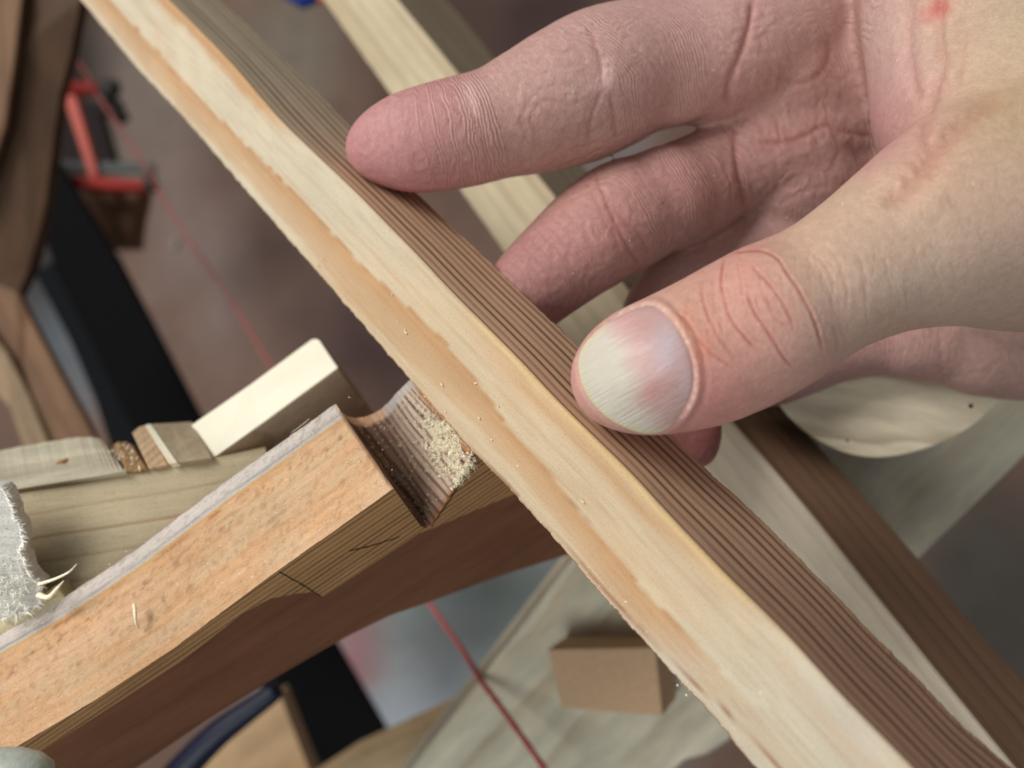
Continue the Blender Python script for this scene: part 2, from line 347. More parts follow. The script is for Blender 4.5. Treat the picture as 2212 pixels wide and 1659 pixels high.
def stick1_col(Y, A, B, fid, G):
    cream = lin((214, 200, 174)); oran = lin((200, 158, 116)); yel = lin((226, 190, 132))
    kb = [(-200, .93, .66), (62, .91, .64), (240, .95, .62), (377, .90, .56), (540, .90, .55), (640, .93, .48), (700, .91, .45), (833, .86, .48), (931, .79, .55), (1009, .82, .575), (1087, .86, .62), (1262, .92, .66), (1389, .92, .62), (1500, .9, .66), (1900, .95, .7)]
    kb = np.array(kb); wv = .028*fbm(G[..., 0]*1.3, 0, 0, 31)+.012*noise(G[..., 0]*5, 0, 0, 4)
    hi = np.interp(Y, kb[:, 0], kb[:, 1])+wv*.8; lo = np.interp(Y, kb[:, 0], kb[:, 2])+wv
    soft = .007
    m = ss(A, lo-soft, lo+soft*.6)*(1-ss(A, hi-.035, hi+.02)); m = np.clip(m*(1-.75*ss(Y, 1330, 1560))*(1+.12*fbm(G[..., 0]*1, G[..., 1]*6, 0, 8)), 0, 1)
    m = m*(.55+.45*(1-ss(A, lo, hi)))
    m2 = (1-ss(A+.05*fbm(G[..., 0]*1.6, 0, 0, 12), .07, .20))*(1-ss(Y, 210, 330))
    m3 = ss(Y, 640, 720)*(1-ss(Y, 1250, 1340))*(1-ss(A, .03, .10))*.6
    c5 = .20+.02*np.sin(Y/40.); m4 = ss(Y, 620, 860)*(1-ss(Y, 1120, 1300))*np.exp(-((A-c5+.07)/.10)**2)*.75
    m5 = ss(Y, 1150, 1250)*np.exp(-((A-.16-.0002*(Y-1200))/.07)**2)*.55*(.6+.6*noise(G[..., 0]*2.2, G[..., 1]*3, 0, 77))
    m6 = .22*ss(fbm(G[..., 0]*.5, G[..., 1]*3.2, 0, 91), .1, .5)
    mm = np.clip(np.maximum.reduce([m, m2, m4, m5, m6*np.ones_like(m)]), 0, 1)[..., None]
    wt = (ss(Y, 420, 700)*(1-ss(Y, 1250, 1500)))[..., None]; cr = cream*(1-wt)+lin((212, 190, 158))*wt; gl = lin((198, 186, 164)); wl = ss(Y, 1350, 1600)[..., None]*.6; cr = cr*(1-wl)+gl*wl
    c = cr*(1-mm)+oran*mm; c = c*(1-m3[..., None])+yel*m3[..., None]
    gl_ = (np.exp(-((A-lo-.012)/.010)**2)*.30*(1-ss(Y, 1330, 1500))+.16*ss(np.sin((A*15+.5*fbm(G[..., 0]*.35, G[..., 1]*.8, 0, 14))*6.283), .55, 1))[..., None]; c = c*(1-gl_)+lin((168, 118, 74))*gl_
    # thin red-brown vein near the left edge, lower half; short pencil-like fleck mid face
    va = np.interp(Y, [900, 1000, 1200, 1400, 1560, 1800], [1.0, .975, .945, .93, .86, .8])
    vein = np.exp(-((A-va)/.012)**2)*ss(Y, 930, 1000)*.75
    c = c*(1-vein[..., None])+lin((150, 88, 60))*vein[..., None]
    fl = np.exp(-((A-.30)/.010)**2)*ss(Y, 640, 650)*(1-ss(Y, 665, 690))*.6
    c = c*(1-fl[..., None])+lin((190, 120, 70))*fl[..., None]
    lowg = (ss(Y, 1300, 1600)*ss(noise(G[..., 0]*.9, G[..., 1]*1.6, 0, 55), -.2, .5)*.4)[..., None]
    c = c*(1-lowg)+lin((208, 200, 188))*lowg
    dk = lin((222, 184, 150)); dg = lin((196, 180, 154)); dr = lin((168, 132, 108))
    tt = ss(Y, 100, 500)[..., None]; t2 = ss(Y, 900, 1500)[..., None]
    d = dg*(1-tt)+dk*tt; d = d*(1-t2)+dr*t2  # darkens toward the lower end, putting hand and camera shade into the colour
    edge = (1-ss(B, .0, .05))[..., None]; d = d*(1-edge*.35)+lin((176, 146, 104))*edge*.35
    side = (fid >= 2)[..., None]*1.0; rid = (fid == 1)[..., None]*1.0
    c = c*(1-side)+d*side; c = c*(1-rid*.2)+lin((200, 168, 120))*rid*.2
    rcv = B*9.2+.25+.35*fbm(G[..., 0]*.25, 0, 0, 66)*B; ra = np.where(fid >= 2, 1.0, 0.0)
    rcv = np.where(fid < 2, A*3, rcv); return c, ra, rcv
L1 = [(172, 0), (302, 158), (381, 240), (505, 384), (666, 569), (705, 614), (808, 734), (890, 827), (1014, 974), (1099, 1057), (1144, 1108), (1219, 1193), (1274, 1262), (1391, 1389), (1464, 1474), (1529, 1536), (1590, 1615), (1628, 1659)]
M1 = [(364, 0), (491, 127), (604, 261), (759, 408), (897, 549), (972, 631), (1048, 706), (1130, 789), (1199, 865), (1271, 936), (1357, 1019), (1439, 1111), (1566, 1244), (1700, 1375), (1820, 1509), (1964, 1656)]
R1 = [(479, 0), (549, 65), (662, 175), (745, 257), (911, 426), (1014, 522), (1065, 569), (1168, 669), (1240, 738), (1456, 947), (1638, 1111), (1752, 1227), (1820, 1296), (1916, 1399), (1957, 1433), (2071, 1560), (2194, 1659)]
S1, D1, U1, V1, R01 = stick('wooden_stick', M['stick'], (-1550, -1950), (1240, 905), 12.6, math.radians(33), L1, M1, R1, -420, 1950, 620, stick1_col, 9, rag=.012)
SM = len(S1.data.vertices)//620
tag(S1, 'sharp square pine stick with an orange grain band and striped side, pressed by the thumb', 'wooden stick')
def stick2_col(Y, A, B, fid, G):
    c = np.ones(Y.shape+(3,))*lin((222, 206, 172)); st = (.35*ss(noise(G[..., 1]*4, G[..., 0]*.1, 0, 3), -.1, .4))[..., None]
    c = c*(1-st)+lin((190, 166, 130))*st
    pk = (ss(Y, 850, 1000)*.6)[..., None]; c = c*(1-pk)+lin((212, 196, 180))*pk
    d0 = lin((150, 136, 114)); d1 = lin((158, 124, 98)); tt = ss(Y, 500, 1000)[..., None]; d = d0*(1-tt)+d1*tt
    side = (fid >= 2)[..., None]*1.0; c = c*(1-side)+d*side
    return c, np.where(fid >= 2, .9, .35), np.where(fid >= 2, B*5+.3, A*5)
L2 = [(696, 0), (708, 17), (847, 213), (993, 412), (1086, 546), (1260, 790), (1480, 1065), (1700, 1340), (1960, 1659)]
M2 = [(856, 0), (993, 165), (1147, 364), (1199, 429), (1590, 923), (1748, 1107), (1968, 1385), (2190, 1659)]
R2 = [(969, 0), (1075, 130), (1233, 333), (1261, 357), (1520, 668), (1796, 995), (1906, 1111), (1988, 1210), (2156, 1413), (2212, 1467)]
S2, D2, U2, V2, R02 = stick('wooden_stick', M['stick2'], (-1300, -2450), (1590, 923), 18.0, math.radians(36), L2, M2, R2, -420, 2000, 300, stick2_col, 5, rag=.01, seed=40)
tag(S2, 'square stick passing behind the fingers, pale with a plain grey brown side', 'wooden stick')
S1['group'] = S2['group'] = 'parallel wooden sticks'

# ------------------------------------------------------------------ notched block
KP = P(850, 1055, 14.05); Wv = P(725, 872, 15.10)-KP; Hv = P(912, 1140, 15.37)-KP; Lv = nrm(P(0, 1634, 14.05)-KP)
nS = nrm(np.cross(Lv, Hv))                                        # side face plane
Wu = nrm(Wv); Ww = np.linalg.norm(Wv)
nB = nS
def on_side(px, py, off=0.0): return ray_plane(px, py, KP+Wu*off, nS)
front_top = [(-300, 1838), (-60, 1675), (0, 1634), (206, 1512), (381, 1396), (583, 1244), (720, 1148), (850, 1055)]
notch_f = [(850, 1055), (866, 1078), (882, 1100), (898, 1122), (910, 1137), (922, 1141), (934, 1130), (950, 1104), (968, 1074), (985, 1045), (1003, 1011), (1020, 978)]
notch_b = [(725, 872), (729, 879), (738, 890), (751, 899), (768, 903), (787, 901), (807, 894), (825, 883), (841, 868), (856, 850), (872, 832), (888, 820)]
tail_f = [(1020, 978), (1080, 965), (1150, 950)]
low_f = [(1170, 1045), (1110, 1067), (935, 1141), (905, 1152), (800, 1221), (695, 1290), (684, 1281), (673, 1279), (640, 1282), (583, 1293), (525, 1325), (388, 1431), (206, 1548), (0, 1680), (-60, 1720), (-300, 1880)]
def build_block():
    fr = []; bk = []; fid = []
    def dens(seg, n_per, idf, backpts=None):
        seg = np.array(seg, float)
        for i in range(len(seg)-1):
            k_ = max(1, int(np.linalg.norm(seg[i+1]-seg[i])/n_per))
            for t in np.arange(k_)/k_:
                q = seg[i]*(1-t)+seg[i+1]*t; f = on_side(*q); fr.append(f)
                if backpts is None: bk.append(f+Wv)
                else:
                    b = np.array(backpts[i], float)*(1-t)+np.array(backpts[i+1], float)*t; bk.append(ray_plane(b[0], b[1], KP+Wv, nS))
                fid.append(idf)
    dens(front_top, 8, 0); dens(notch_f, 5, 1, notch_b)
    # right part: start from where the notch ended so that back edge matches
    e = ray_plane(888, 820, KP+Wv, nS)-on_side(1020, 978)
    seg = tail_f
    for i in range(2):
        a, b = np.array(seg[i], float), np.array(seg[i+1], float)
        for t in np.arange(6)/6: f = on_side(*(a*(1-t)+b*t)); fr.append(f); bk.append(f+e); fid.append(2)
    dens(low_f, 14, 3)
    fr.append(on_side(*low_f[-1])); bk.append(fr[-1]+Wv); fid.append(3)
    fr = np.array(fr); bk = np.array(bk); fid = np.array(fid); n = len(fr)
    ws = np.concatenate([[0, .006, .014], np.linspace(.03, .80, 34), np.linspace(.82, 1, 14)]); m = len(ws)
    V = fr[None]*(1-ws[:, None, None])+bk[None]*ws[:, None, None]
    Sx = (V-KP)@Lv; Wc = np.broadcast_to(ws[:, None], (m, n)); up = -nrm(np.cross(Wv, Lv)); up = up if up[2] > 0 else -up
    Hc = (V-KP)@up
    top = (fid == 0)[None]*np.ones((m, 1)); no = (fid == 1)[None]*np.ones((m, 1))
    # roughness of the sawn top, fuzzy back lip, grooved notch
    dz = top*(.016*fbm(Sx*3, Wc*9, 0, 3)+.010*fbm(Sx*12, Wc*30, 0, 5))
    lip = ss(Wc, .86, .9); dz = dz+lip*(.006*noise(Sx*14, Wc*30, 0, 2)+.008)*top-top*.02*np.exp(-((Wc-.872)/.008)**2)
    dz = dz-top*.05*(1-ss(Wc, 0, .03))*0
    V = V+dz[..., None]*up
    V = V+(lip*.012*noise(Sx*9, 0, 0, 8)*ss(Wc, .97, 1))[..., None]*Wu
    no_n = np.array([0.0, 0, 1]); V = V+(no*.018*fbm(Sx*7, Hc*7, Wc*14, 23)*ss(Wc, 0, .1))[..., None]*no_n
    # colours
    px, py = PX(V)
    ora = lin((218, 170, 124)); tan_ = lin((218, 188, 150)); pink = lin((226, 184, 146)); pale = lin((212, 200, 190)); grey = lin((196, 186, 176)); yb = lin((206, 158, 96)); rb = lin((140, 84, 54))
    a = ss(fbm(Sx*.9, Wc*7, 0, 44), -.35, .5)[..., None]*.6; c = ora*(1-a)+tan_*a
    a = ss(fbm(Sx*.55, Wc*11, 0, 61), .05, .45)[..., None]*.7; c = c*(1-a)+pink*a
    # mottled rows of dark pits running along the grain
    row = np.maximum(np.exp(-((Wc-.66+.05*noise(Sx*.5, 0, 0, 1))/.10)**2), .8*np.exp(-((Wc-.38)/.09)**2)); row = np.maximum(row, .5*np.exp(-((Wc-.16)/.06)**2))
    a = (row*ss(fbm(Sx*3.4, Wc*17, 0, 71), -.05, .5)*.5)[..., None]; c = c*(1-a)+lin((204, 182, 142))*a
    a = (row*ss(noise(Sx*6.5, Wc*19, 0, 81), .5, .68)*.35+.45*row*ss(noise(Sx*12.0, Wc*38, 0, 82), .42, .7)+.25*ss(noise(Sx*16, Wc*50, 0, 83), .5, .7))[..., None]; c = c*(1-a)+rb*a
    a = (np.exp(-((Wc-.80)/.018)**2)*ss(noise(Sx*3.1, Wc*4, 0, 85), -.4, .5)*.8)[..., None]; c = c*(1-a)+lin((150, 88, 48))*a
    a = (ss(Wc, .795, .82)*(1-ss(Wc, .84, .845)))[..., None]*.85; c = c*(1-a)+yb*a
    a = ss(Wc, .835, .848)[..., None]; c = c*(1-a)+grey*a
    a = (np.exp(-((Wc-.872)/.006)**2)*.5*ss(noise(Sx*2.2, 0, 0, 4), -.7, .2))[..., None]; c = c*(1-a)+lin((104, 110, 128))*a
    a = ss(Wc, .885, .895)[..., None]; c = c*(1-a)+pale*a
    a = (ss(Wc, .885, .895)*ss(noise(Sx*16, Wc*60, 0, 15), .25, .6)*.35)[..., None]; c = c*(1-a)+lin((130, 108, 98))*a
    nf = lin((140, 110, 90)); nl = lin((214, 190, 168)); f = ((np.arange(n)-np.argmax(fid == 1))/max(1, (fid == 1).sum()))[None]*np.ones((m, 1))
    cn = nf*(1-ss(f, .45, .8)[..., None])+nl*ss(f, .45, .8)[..., None]  # left wall and floor of the notch toned darker to paint in shade
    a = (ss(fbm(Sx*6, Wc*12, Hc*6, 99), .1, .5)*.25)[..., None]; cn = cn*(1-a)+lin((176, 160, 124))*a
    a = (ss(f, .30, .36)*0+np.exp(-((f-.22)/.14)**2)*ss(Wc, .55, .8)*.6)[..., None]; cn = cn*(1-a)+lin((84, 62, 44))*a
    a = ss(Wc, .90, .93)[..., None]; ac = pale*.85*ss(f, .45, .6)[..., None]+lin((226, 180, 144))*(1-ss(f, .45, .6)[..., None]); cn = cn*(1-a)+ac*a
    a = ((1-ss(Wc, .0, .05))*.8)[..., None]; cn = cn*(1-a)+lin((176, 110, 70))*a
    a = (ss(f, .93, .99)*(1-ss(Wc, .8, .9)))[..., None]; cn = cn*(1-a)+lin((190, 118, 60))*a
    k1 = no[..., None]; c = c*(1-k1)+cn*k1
    ra = np.where(no > 0, 1.0*(1-.8*ss(Wc, .9, .94)), .10*(1-ss(Wc, .80, .84)))
    rcv = np.where(no > 0, f*17+2.2*Wc+.3*noise(Wc*3, f*8, 0, 6), Wc*11)
    gp = np.stack([np.where(no > 0, Wc*Ww, Sx), np.where(no > 0, Sx, Wc*Ww), Hc], -1)
    gp[..., 1] = np.where(no > 0, f*3, gp[..., 1])
    F = []
    for i in range(m-1):
        for j in range(n): k_ = (j+1) % n; F.append([i*n+j, i*n+k_, (i+1)*n+k_, (i+1)*n+j])
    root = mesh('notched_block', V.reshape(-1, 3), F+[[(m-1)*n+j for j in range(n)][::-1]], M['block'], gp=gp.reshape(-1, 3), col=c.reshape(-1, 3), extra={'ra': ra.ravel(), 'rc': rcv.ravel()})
    bm = bmesh.new(); bm.from_mesh(root.data); bmesh.ops.recalc_face_normals(bm, faces=bm.faces)
    bm.to_mesh(root.data); bm.free()
    m2 = root.modifiers.new('es', 'EDGE_SPLIT'); m2.split_angle = math.radians(40)
    # striped side face, a thin layer closing the front
    Vc = np.concatenate([fr, fr-Wu*.004]); gps = frame_gp(Vc, KP, Lv, nS)
    # rotate the ring lines so that they run with the length
    cap = mesh('side_face', Vc, [list(range(n)), [n+i for i in range(n)][::-1]]+[[i, (i+1) % n, n+(i+1) % n, n+i] for i in range(n)], M['blockside'], root, gp=gps, smooth=False)
    bm = bmesh.new(); bm.from_mesh(cap.data); bmesh.ops.triangulate(bm, faces=[f for f in bm.faces if len(f.verts) > 4]); bmesh.ops.recalc_face_normals(bm, faces=bm.faces); bm.to_mesh(cap.data); bm.free()
    tag(root, 'orange brown block with a sawdust filled notch and a white fuzzy back edge', 'wooden block')
    # pencil marks
    for pts, w in (([(603, 1236), (650, 1262), (694, 1290)], 2.2), ([(755, 1190), (790, 1182), (822, 1173), (862, 1160)], 3.0), ([(1022, 992), (1000, 1032), (968, 1085), (932, 1136)], 3.2)):
        C = catmull([on_side(x, y, -.012) for x, y in pts], 14); C = C+RNG.normal(size=C.shape)*.003
        V2, F2 = tube_geo(C, w*K*13*.5*(.7+.5*RNG.random(len(C))), 6); mesh('pencil_mark', V2, F2, M['pencil'], root)
    return root, up
BLOCK, BUP = build_block()

# splinters and fuzz on the block and in the notch
gs = []; gr = []; gw = []
def notch_pt(f, w):
    i = f*(len(notch_f)-1); a = int(min(i, len(notch_f)-2)); t = i-a
    q = np.array(notch_f[a])*(1-t)+np.array(notch_f[a+1])*t; b = np.array(notch_b[a])*(1-t)+np.array(notch_b[a+1])*t
    return on_side(*q)*(1-w)+ray_plane(b[0], b[1], KP+Wv, nS)*w
for i in range(2300):
    f = np.clip(RNG.normal(.90, .055), .6, .995); w = np.clip(RNG.normal(.30, .19), 0.0, .85)
    if noise(f*14, w*9, 0, 3) < -.25: continue
    if w > .5 and RNG.random() < .3: continue
    gs.append(fibre(notch_pt(f, w)+np.array([0, 0, .01]), RNG.normal(size=3)+np.array([0, 0, .9]), RNG.uniform(.02, .13), RNG.uniform(.004, .017), 1.8))
for i in range(240):
    f = RNG.uniform(.3, .9); w = RNG.uniform(.05, .95)
    gs.append(fibre(notch_pt(f, w)+np.array([0, 0, .01]), RNG.normal(size=3)+np.array([0, 0, .6]), RNG.uniform(.03, .08), RNG.uniform(.004, .009), 1.6))
for i in range(150):                                                       # tuft spilling over the side face
    t = RNG.random(); q = np.array((1018, 985))*(1-t)+np.array((985, 1035))*t
    gs.append(fibre(on_side(q[0]+RNG.uniform(-3, 12), q[1]+RNG.uniform(-5, 10), -.02), nrm(np.array([.5, -1, .6]))+RNG.normal(size=3)*.6, RNG.uniform(.05, .16), RNG.uniform(.005, .011), 1.4))
V_, F_ = join_geo(gs); tag(mesh('sawdust', V_, F_, M['dust'], gp=V_), kind='stuff', label='pale curly sawdust heaped on the right wall of the notch', cat='sawdust')

# crumbs lying on the stick and the block
def on_stick(px, py):
    n = nrm(np.cross(D1, U1)); return ray_plane(px, py, R01, n)
gs = []
for px, py in [(881, 722), (855, 690), (870, 712), (1059, 948), (1030, 905), (960, 890), (848, 633), (1030, 830), (985, 962), (1258, 1090), (1465, 1475), (1480, 1500), (1350, 1300), (1080, 880), (955, 830), (1120, 1010), (690, 575), (700, 560), (1700, 1560), (1640, 1500)]:
    p = on_stick(px+RNG.uniform(-5, 5), py+RNG.uniform(-5, 5)); gs.append(fibre(p+np.array([0, 0, .02]), RNG.normal(size=3), RNG.uniform(.03, .08), RNG.uniform(.012, .022), 1.0, 5))
for i in range(90):
    t = RNG.random(); s = RNG.uniform(200, 1250); px = 700-(s-900)*-1*0
for i in range(170):                                                       # short hairs along the fuzzy left edge of the stick
    st = RNG.integers(60, 600); vv = S1.data.vertices[int(st)*SM+int(RNG.integers(0, 3))].co; V0 = np.array([vv[0]+S1.location[0], vv[1]+S1.location[1], vv[2]+S1.location[2]-CAMZ])*100
    gs.append(fibre(V0, U1*1.0+D1*RNG.uniform(-1, 1)+RNG.normal(size=3)*.25, RNG.uniform(.02, .05), .005, .8))
for i in range(300):
    s = RNG.uniform(-.3, 9.5); w = RNG.uniform(.02, .98); gs.append(fibre(KP+Lv*s+Wv*w+BUP*.012, RNG.normal(size=3)*[1, 1, .4]+BUP*.3, RNG.uniform(.02, .07), RNG.uniform(.004, .008), 1.0))
for px, py, L in ((668, 905, .42), (690, 900, .3), (655, 925, .3)):
    w = .72; gs.append(fibre(ray_plane(px, py, KP+BUP*.03, BUP), np.array([-1, -1, .2]), L, .008, 1.0))
V_, F_ = join_geo(gs); tag(mesh('wood_crumbs', V_, F_, M['dust'], gp=V_), kind='stuff', label='tiny pale crumbs and hairs scattered on the sawn wood', cat='wood crumbs')
gs = []
p = ray_plane(290, 1305, KP+BUP*.03, BUP); C = catmull([p, p+[.06, -.12, .1], p+[.09, -.3, .12], p+[.10, -.42, .04]], 5); V_, F_ = tube_geo(C, np.linspace(.035, .02, len(C)), 6)
tag(mesh('wood_splinter', V_, F_, M['dust']), 'single pale curled splinter standing on the white edge of the orange block', 'splinter')

# ------------------------------------------------------------------ big curved brown board below the block
n_ = nS
bp = [(-300, 1859), (-60, 1698), (0, 1657), (206, 1530), (388, 1414), (525, 1310), (640, 1266), (760, 1236), (880, 1163), (925, 1146), (960, 1130), (1110, 1063), (1300, 1005), (1560, 940), (1580, 1110), (1400, 1150), (1227, 1200), (1117, 1234), (1030, 1264), (945, 1296), (842, 1332), (760, 1372), (705, 1402), (597, 1465), (450, 1556), (326, 1640), (100, 1800), (-100, 1990)]
pts = [ray_plane(x, y, KP+Wu*.16, nS) for x, y in bp]
BOARD = slab('curved_board', pts, M['board'], ext=Wu*2.2, grain=(1, 3), bevel=.05)
tag(BOARD, 'dark reddish brown board with a curved lower edge, below the notched orange block', 'wooden board')

# ------------------------------------------------------------------ pale beam, cream slab and broken offcuts at the left
def loft(name, A, B, mat, grain, parent=None, bevel=.03, smooth=False, low=None):
    """closed solid between front polyline A (top edge), back polyline B and the same lowered by `low`."""
    A = np.array([P(*q) for q in A]); B = np.array([P(*q) for q in B]); lo = np.asarray(low); n = len(A)
    V = np.concatenate([A, B, B+lo, A+lo]); F = []
    for r in range(4):
        s = (r+1) % 4
        for i in range(n-1): F.append([r*n+i, r*n+i+1, s*n+i+1, s*n+i])
    F += [[0, n, 2*n, 3*n][::-1], [n-1, 2*n-1, 3*n-1, 4*n-1]]
    o = mesh(name, V, F, mat, parent, gp=frame_gp(V, A[0], grain, lo), bevel=bevel, smooth=smooth)
    bm = bmesh.new(); bm.from_mesh(o.data); bmesh.ops.recalc_face_normals(bm, faces=bm.faces); bm.to_mesh(o.data); bm.free(); return o
dn = P(70, 1352, 15.5)-P(0, 1062, 16.0)
beam = loft('pale_beam', [(-300, 1110, 16), (15, 1062, 16), (270, 1020, 16.1), (500, 985, 16.3), (575, 973, 16.35)], [(-300, 1050, 17.3), (0, 1040, 17.3), (255, 1000, 17.4), (500, 970, 17.5), (575, 957, 17.55)], M['beam'], P(500, 985, 16.3)-P(15, 1062, 16), low=dn)
tag(beam, 'greenish pale beam with brown grain lines, behind the orange block at the left', 'wooden beam')
RG = np.random.default_rng(5)
bx = np.linspace(-300, 232, 60); by = np.interp(bx, [-300, 0, 60, 130, 175, 200, 215, 228, 232], [1015, 973, 962, 950, 944, 944, 948, 955, 962])+.8*np.sin(bx/9)+.5*np.sin(bx/4.1+1)
fx = bx+36; fx = np.interp(bx, [-300, 232], [-300, 268]); fy = np.interp(fx, [-300, 15, 268], [1108, 1060, 1019])
sp = loft('rough_batten', [(a, b, 15.9) for a, b in zip(fx, fy)], [(a, b, 18.2) for a, b in zip(bx, by)], M['beamtop'], P(268, 1019, 16)-P(0, 1060, 16), low=np.array([0, -.25, -.6]), bevel=0, smooth=False)
tag(sp, 'rough pale batten with a snapped end and a knot, along the greenish beam', 'wooden batten')
kn = ray_plane(135, 1005, P(100, 1020, 16.6), nrm(np.cross(P(268, 1019, 15.9)-P(0, 1060, 15.9), P(200, 944, 18.2)-P(200, 1030, 15.9))))
tube('knot', [kn+np.array([0, 0, -.25]), kn+np.array([0, 0, .06])], [.13, .11], plain('knot_brown', (150, 112, 60), .7), sp)
off = empty('broken_offcut', P(300, 980, 16.8))
dn2 = np.array([.05, -.5, -1.2])
loft('splintered_end', [(272, 1019, 16.0), (285, 1018, 16.0), (318, 1013, 16.0)], [(243, 962, 17.4), (255, 953, 17.4), (282, 957, 17.4)], wood('splintered_wood', (190, 150, 104), (120, 80, 50), freq=5, ring=.8, streak=.6, speck=.4, bump=.8), np.array([1., 2, 0]), off, low=dn2)
loft('bark_strip', [(320, 1012, 16.0), (340, 1008, 16.0), (362, 1003, 16.05)], [(284, 935, 17.5), (300, 921, 17.6), (318, 917, 17.6)], wood('bark_strip_wood', (204, 176, 140), (140, 92, 62), freq=4, ring=.7, streak=.4, speck=.5), np.array([1., 2, 0]), off, low=dn2)
loft('bright_sliver', [(364, 1002, 15.95), (384, 999, 16.0)], [(312, 917, 17.5), (326, 915, 17.6)], M['white'], np.array([1., 2, 0]), off, low=dn2)
loft('grey_end', [(386, 999, 16.0), (420, 994, 16.0), (458, 989, 16.1)], [(328, 915, 17.6), (370, 913, 17.7), (414, 910, 17.8)], wood('grey_end_grain', (178, 160, 134), (140, 118, 92), freq=3, ring=.25, speck=.5, streak=.3), np.array([1., 2, 0]), off, low=dn2)
tag(off, 'broken offcut with splintered brown and grey ends, left of the bright cream slab', 'wood offcut')
gs = []
for q in np.linspace(0, 1, 40):
    a = P(268+40*q, 1018-6*q, 15.95); b = P(240+44*q, 963-12*q, 17.4); p_ = a+(b-a)*RNG.random(); gs.append(fibre(p_, RNG.normal(size=3)+[0, 0, 1], RNG.uniform(.05, .2), RNG.uniform(.008, .02), 1))
mesh('splinter_tuft', *join_geo(gs), M['dust'], off)
cs = slab('cream_slab', [(408, 920, 17.6), (540, 829, 17.7), (672, 731, 17.9), (683, 729, 17.9), (692, 735, 17.9), (731, 793, 17.0), (563, 916, 16.7), (456, 992, 16.4)], M['white'], ext=np.array([.55, -1.05, -1.3]), grain=(0, 3), bevel=.05, off=(0, .6, 0))
cs.data.materials.append(M['whiteside'])
for p_ in cs.data.polygons:
    if len(p_.vertices) == 4: p_.material_index = 1
tag(cs, 'bright cream coloured slab with two slanting grain lines, behind the notched block', 'wooden slab')
# torn white edge at the far left
tp = [(-140, 1050), (0, 1052), (12, 1062), (20, 1085), (28, 1100), (30, 1120), (44, 1135), (46, 1152), (52, 1172), (40, 1190), (52, 1205), (60, 1235), (72, 1250), (88, 1262), (78, 1285), (88, 1300), (70, 1318), (40, 1326), (0, 1340), (-140, 1400)]
to = slab('torn_board', [(x, y, 14.6+.002*(y-1050)) for x, y in tp], M['torn'], thick=.35, grain=(0, 1), bevel=.03)
gs = []
for i in range(len(tp)-3):
    for q in range(16):
        t = RNG.random(); x = tp[i+1][0]*(1-t)+tp[i+2][0]*t; y = tp[i+1][1]*(1-t)+tp[i+2][1]*t
        gs.append(fibre(P(x-3, y, 14.55+.002*(y-1050)), np.array([1, RNG.uniform(-.7, .4), RNG.uniform(-.3, .6)]), RNG.uniform(.05, .17), RNG.uniform(.008, .02), .9, 4))
for i in range(260):
    gs.append(fibre(P(RNG.uniform(-30, 45), RNG.uniform(1060, 1300), 14.62+.002*150), np.array([RNG.uniform(-.3, 1), RNG.uniform(-1, .3), .25]), RNG.uniform(.04, .12), RNG.uniform(.006, .012), 1.2, 4))
for i in range(150):
    gs.append(fibre(P(RNG.uniform(-30, 60), RNG.uniform(1240, 1330), 14.85), np.array([RNG.uniform(-.3, 1), RNG.uniform(-1, .3), .4]), RNG.uniform(.05, .22), RNG.uniform(.008, .02), 1.2, 4))
mesh('fibre_fringe', *join_geo(gs), M['dustw'], to)
V_, F_ = tube_geo(catmull([P(84, 1262, 14.8), P(120, 1250, 14.6), P(150, 1235, 14.5), P(166, 1218, 14.6)], 4), np.linspace(.035, .01, 13), 6)
mesh('long_splinter', V_, F_, M['dust'], to)
V_, F_ = tube_geo(catmull([P(84, 1285, 14.8), P(104, 1290, 14.7), P(124, 1270, 14.6), P(138, 1254, 14.6)], 4), np.linspace(.06, .01, 13), 6)
mesh('long_splinter', V_, F_, M['dust'], to)
tag(to, 'greyish white torn board bristling with short fibres at the left edge', 'torn board')
lw = slab('pale_block', [(-140, 1330, 15.2), (40, 1318, 15.2), (120, 1265, 15.2), (150, 1300, 15.3), (100, 1420, 15.3), (-140, 1480, 15.2)], wood('pale_block_wood', (206, 192, 152), (176, 150, 104), ring=.2), 1.0)
tag(lw, 'small pale block below the torn fibres at the left edge', 'wooden block')

# ------------------------------------------------------------------ plank, disc and box to the right and below
pk0 = P(1990, 1207, 21.3); npk = nrm(np.cross(P(1240, 1205, 22.4)-pk0, P(890, 1659, 24.2)-pk0)); npk = npk if npk[2] > 0 else -npk
pk = slab('pale_plank', [ray_plane(x, y, pk0, npk) for x, y in [(2500, 400), (2480, 715), (2212, 990), (1990, 1207), (1600, 1577), (1575, 1602), (1530, 1632), (1480, 1645), (1420, 1700), (1280, 1840), (740, 1860), (890, 1659), (1050, 1452), (1240, 1205), (1500, 870), (1800, 490)]], M['plank'], thick=1.6, grain=(4, 2), bevel=.12)
tag(pk, 'wide pale plank lying diagonally under the round disc and the small brown box', 'wooden plank')
dsk = []
c0 = ray_plane(1925, 722, pk0+npk*2.5, npk); ex = nrm(P(2000, 722, 19.2)-c0); ex = nrm(ex-npk*np.dot(ex, npk)); ey = np.cross(npk, ex)
rr = 275*K*(-c0[2]); print('disc depth', c0)
for i in range(72):
    a = 2*math.pi*i/72; r = rr*(1+.012*math.sin(3*a+1)+.006*math.sin(7*a)); dsk.append(c0+ex*r*math.cos(a)+ey*r*math.sin(a))
dk = slab('round_disc', dsk, M['disc'], ext=-npk*.5, grain=(0, 36), bevel=.05, smooth=False)
slab('shade_rim', [c0-npk*.5+(q-c0)*1.012 for q in dsk], plain('rim_shade', (70, 48, 34), .9, mott=.4, sc=4), ext=-npk*.7, parent=dk, bevel=.04)  # dark layer added under the disc, standing in for the shade at its edge
tag(dk, 'round pale wood disc with brown stains and a dark pinhole, below the thumb', 'wood disc')
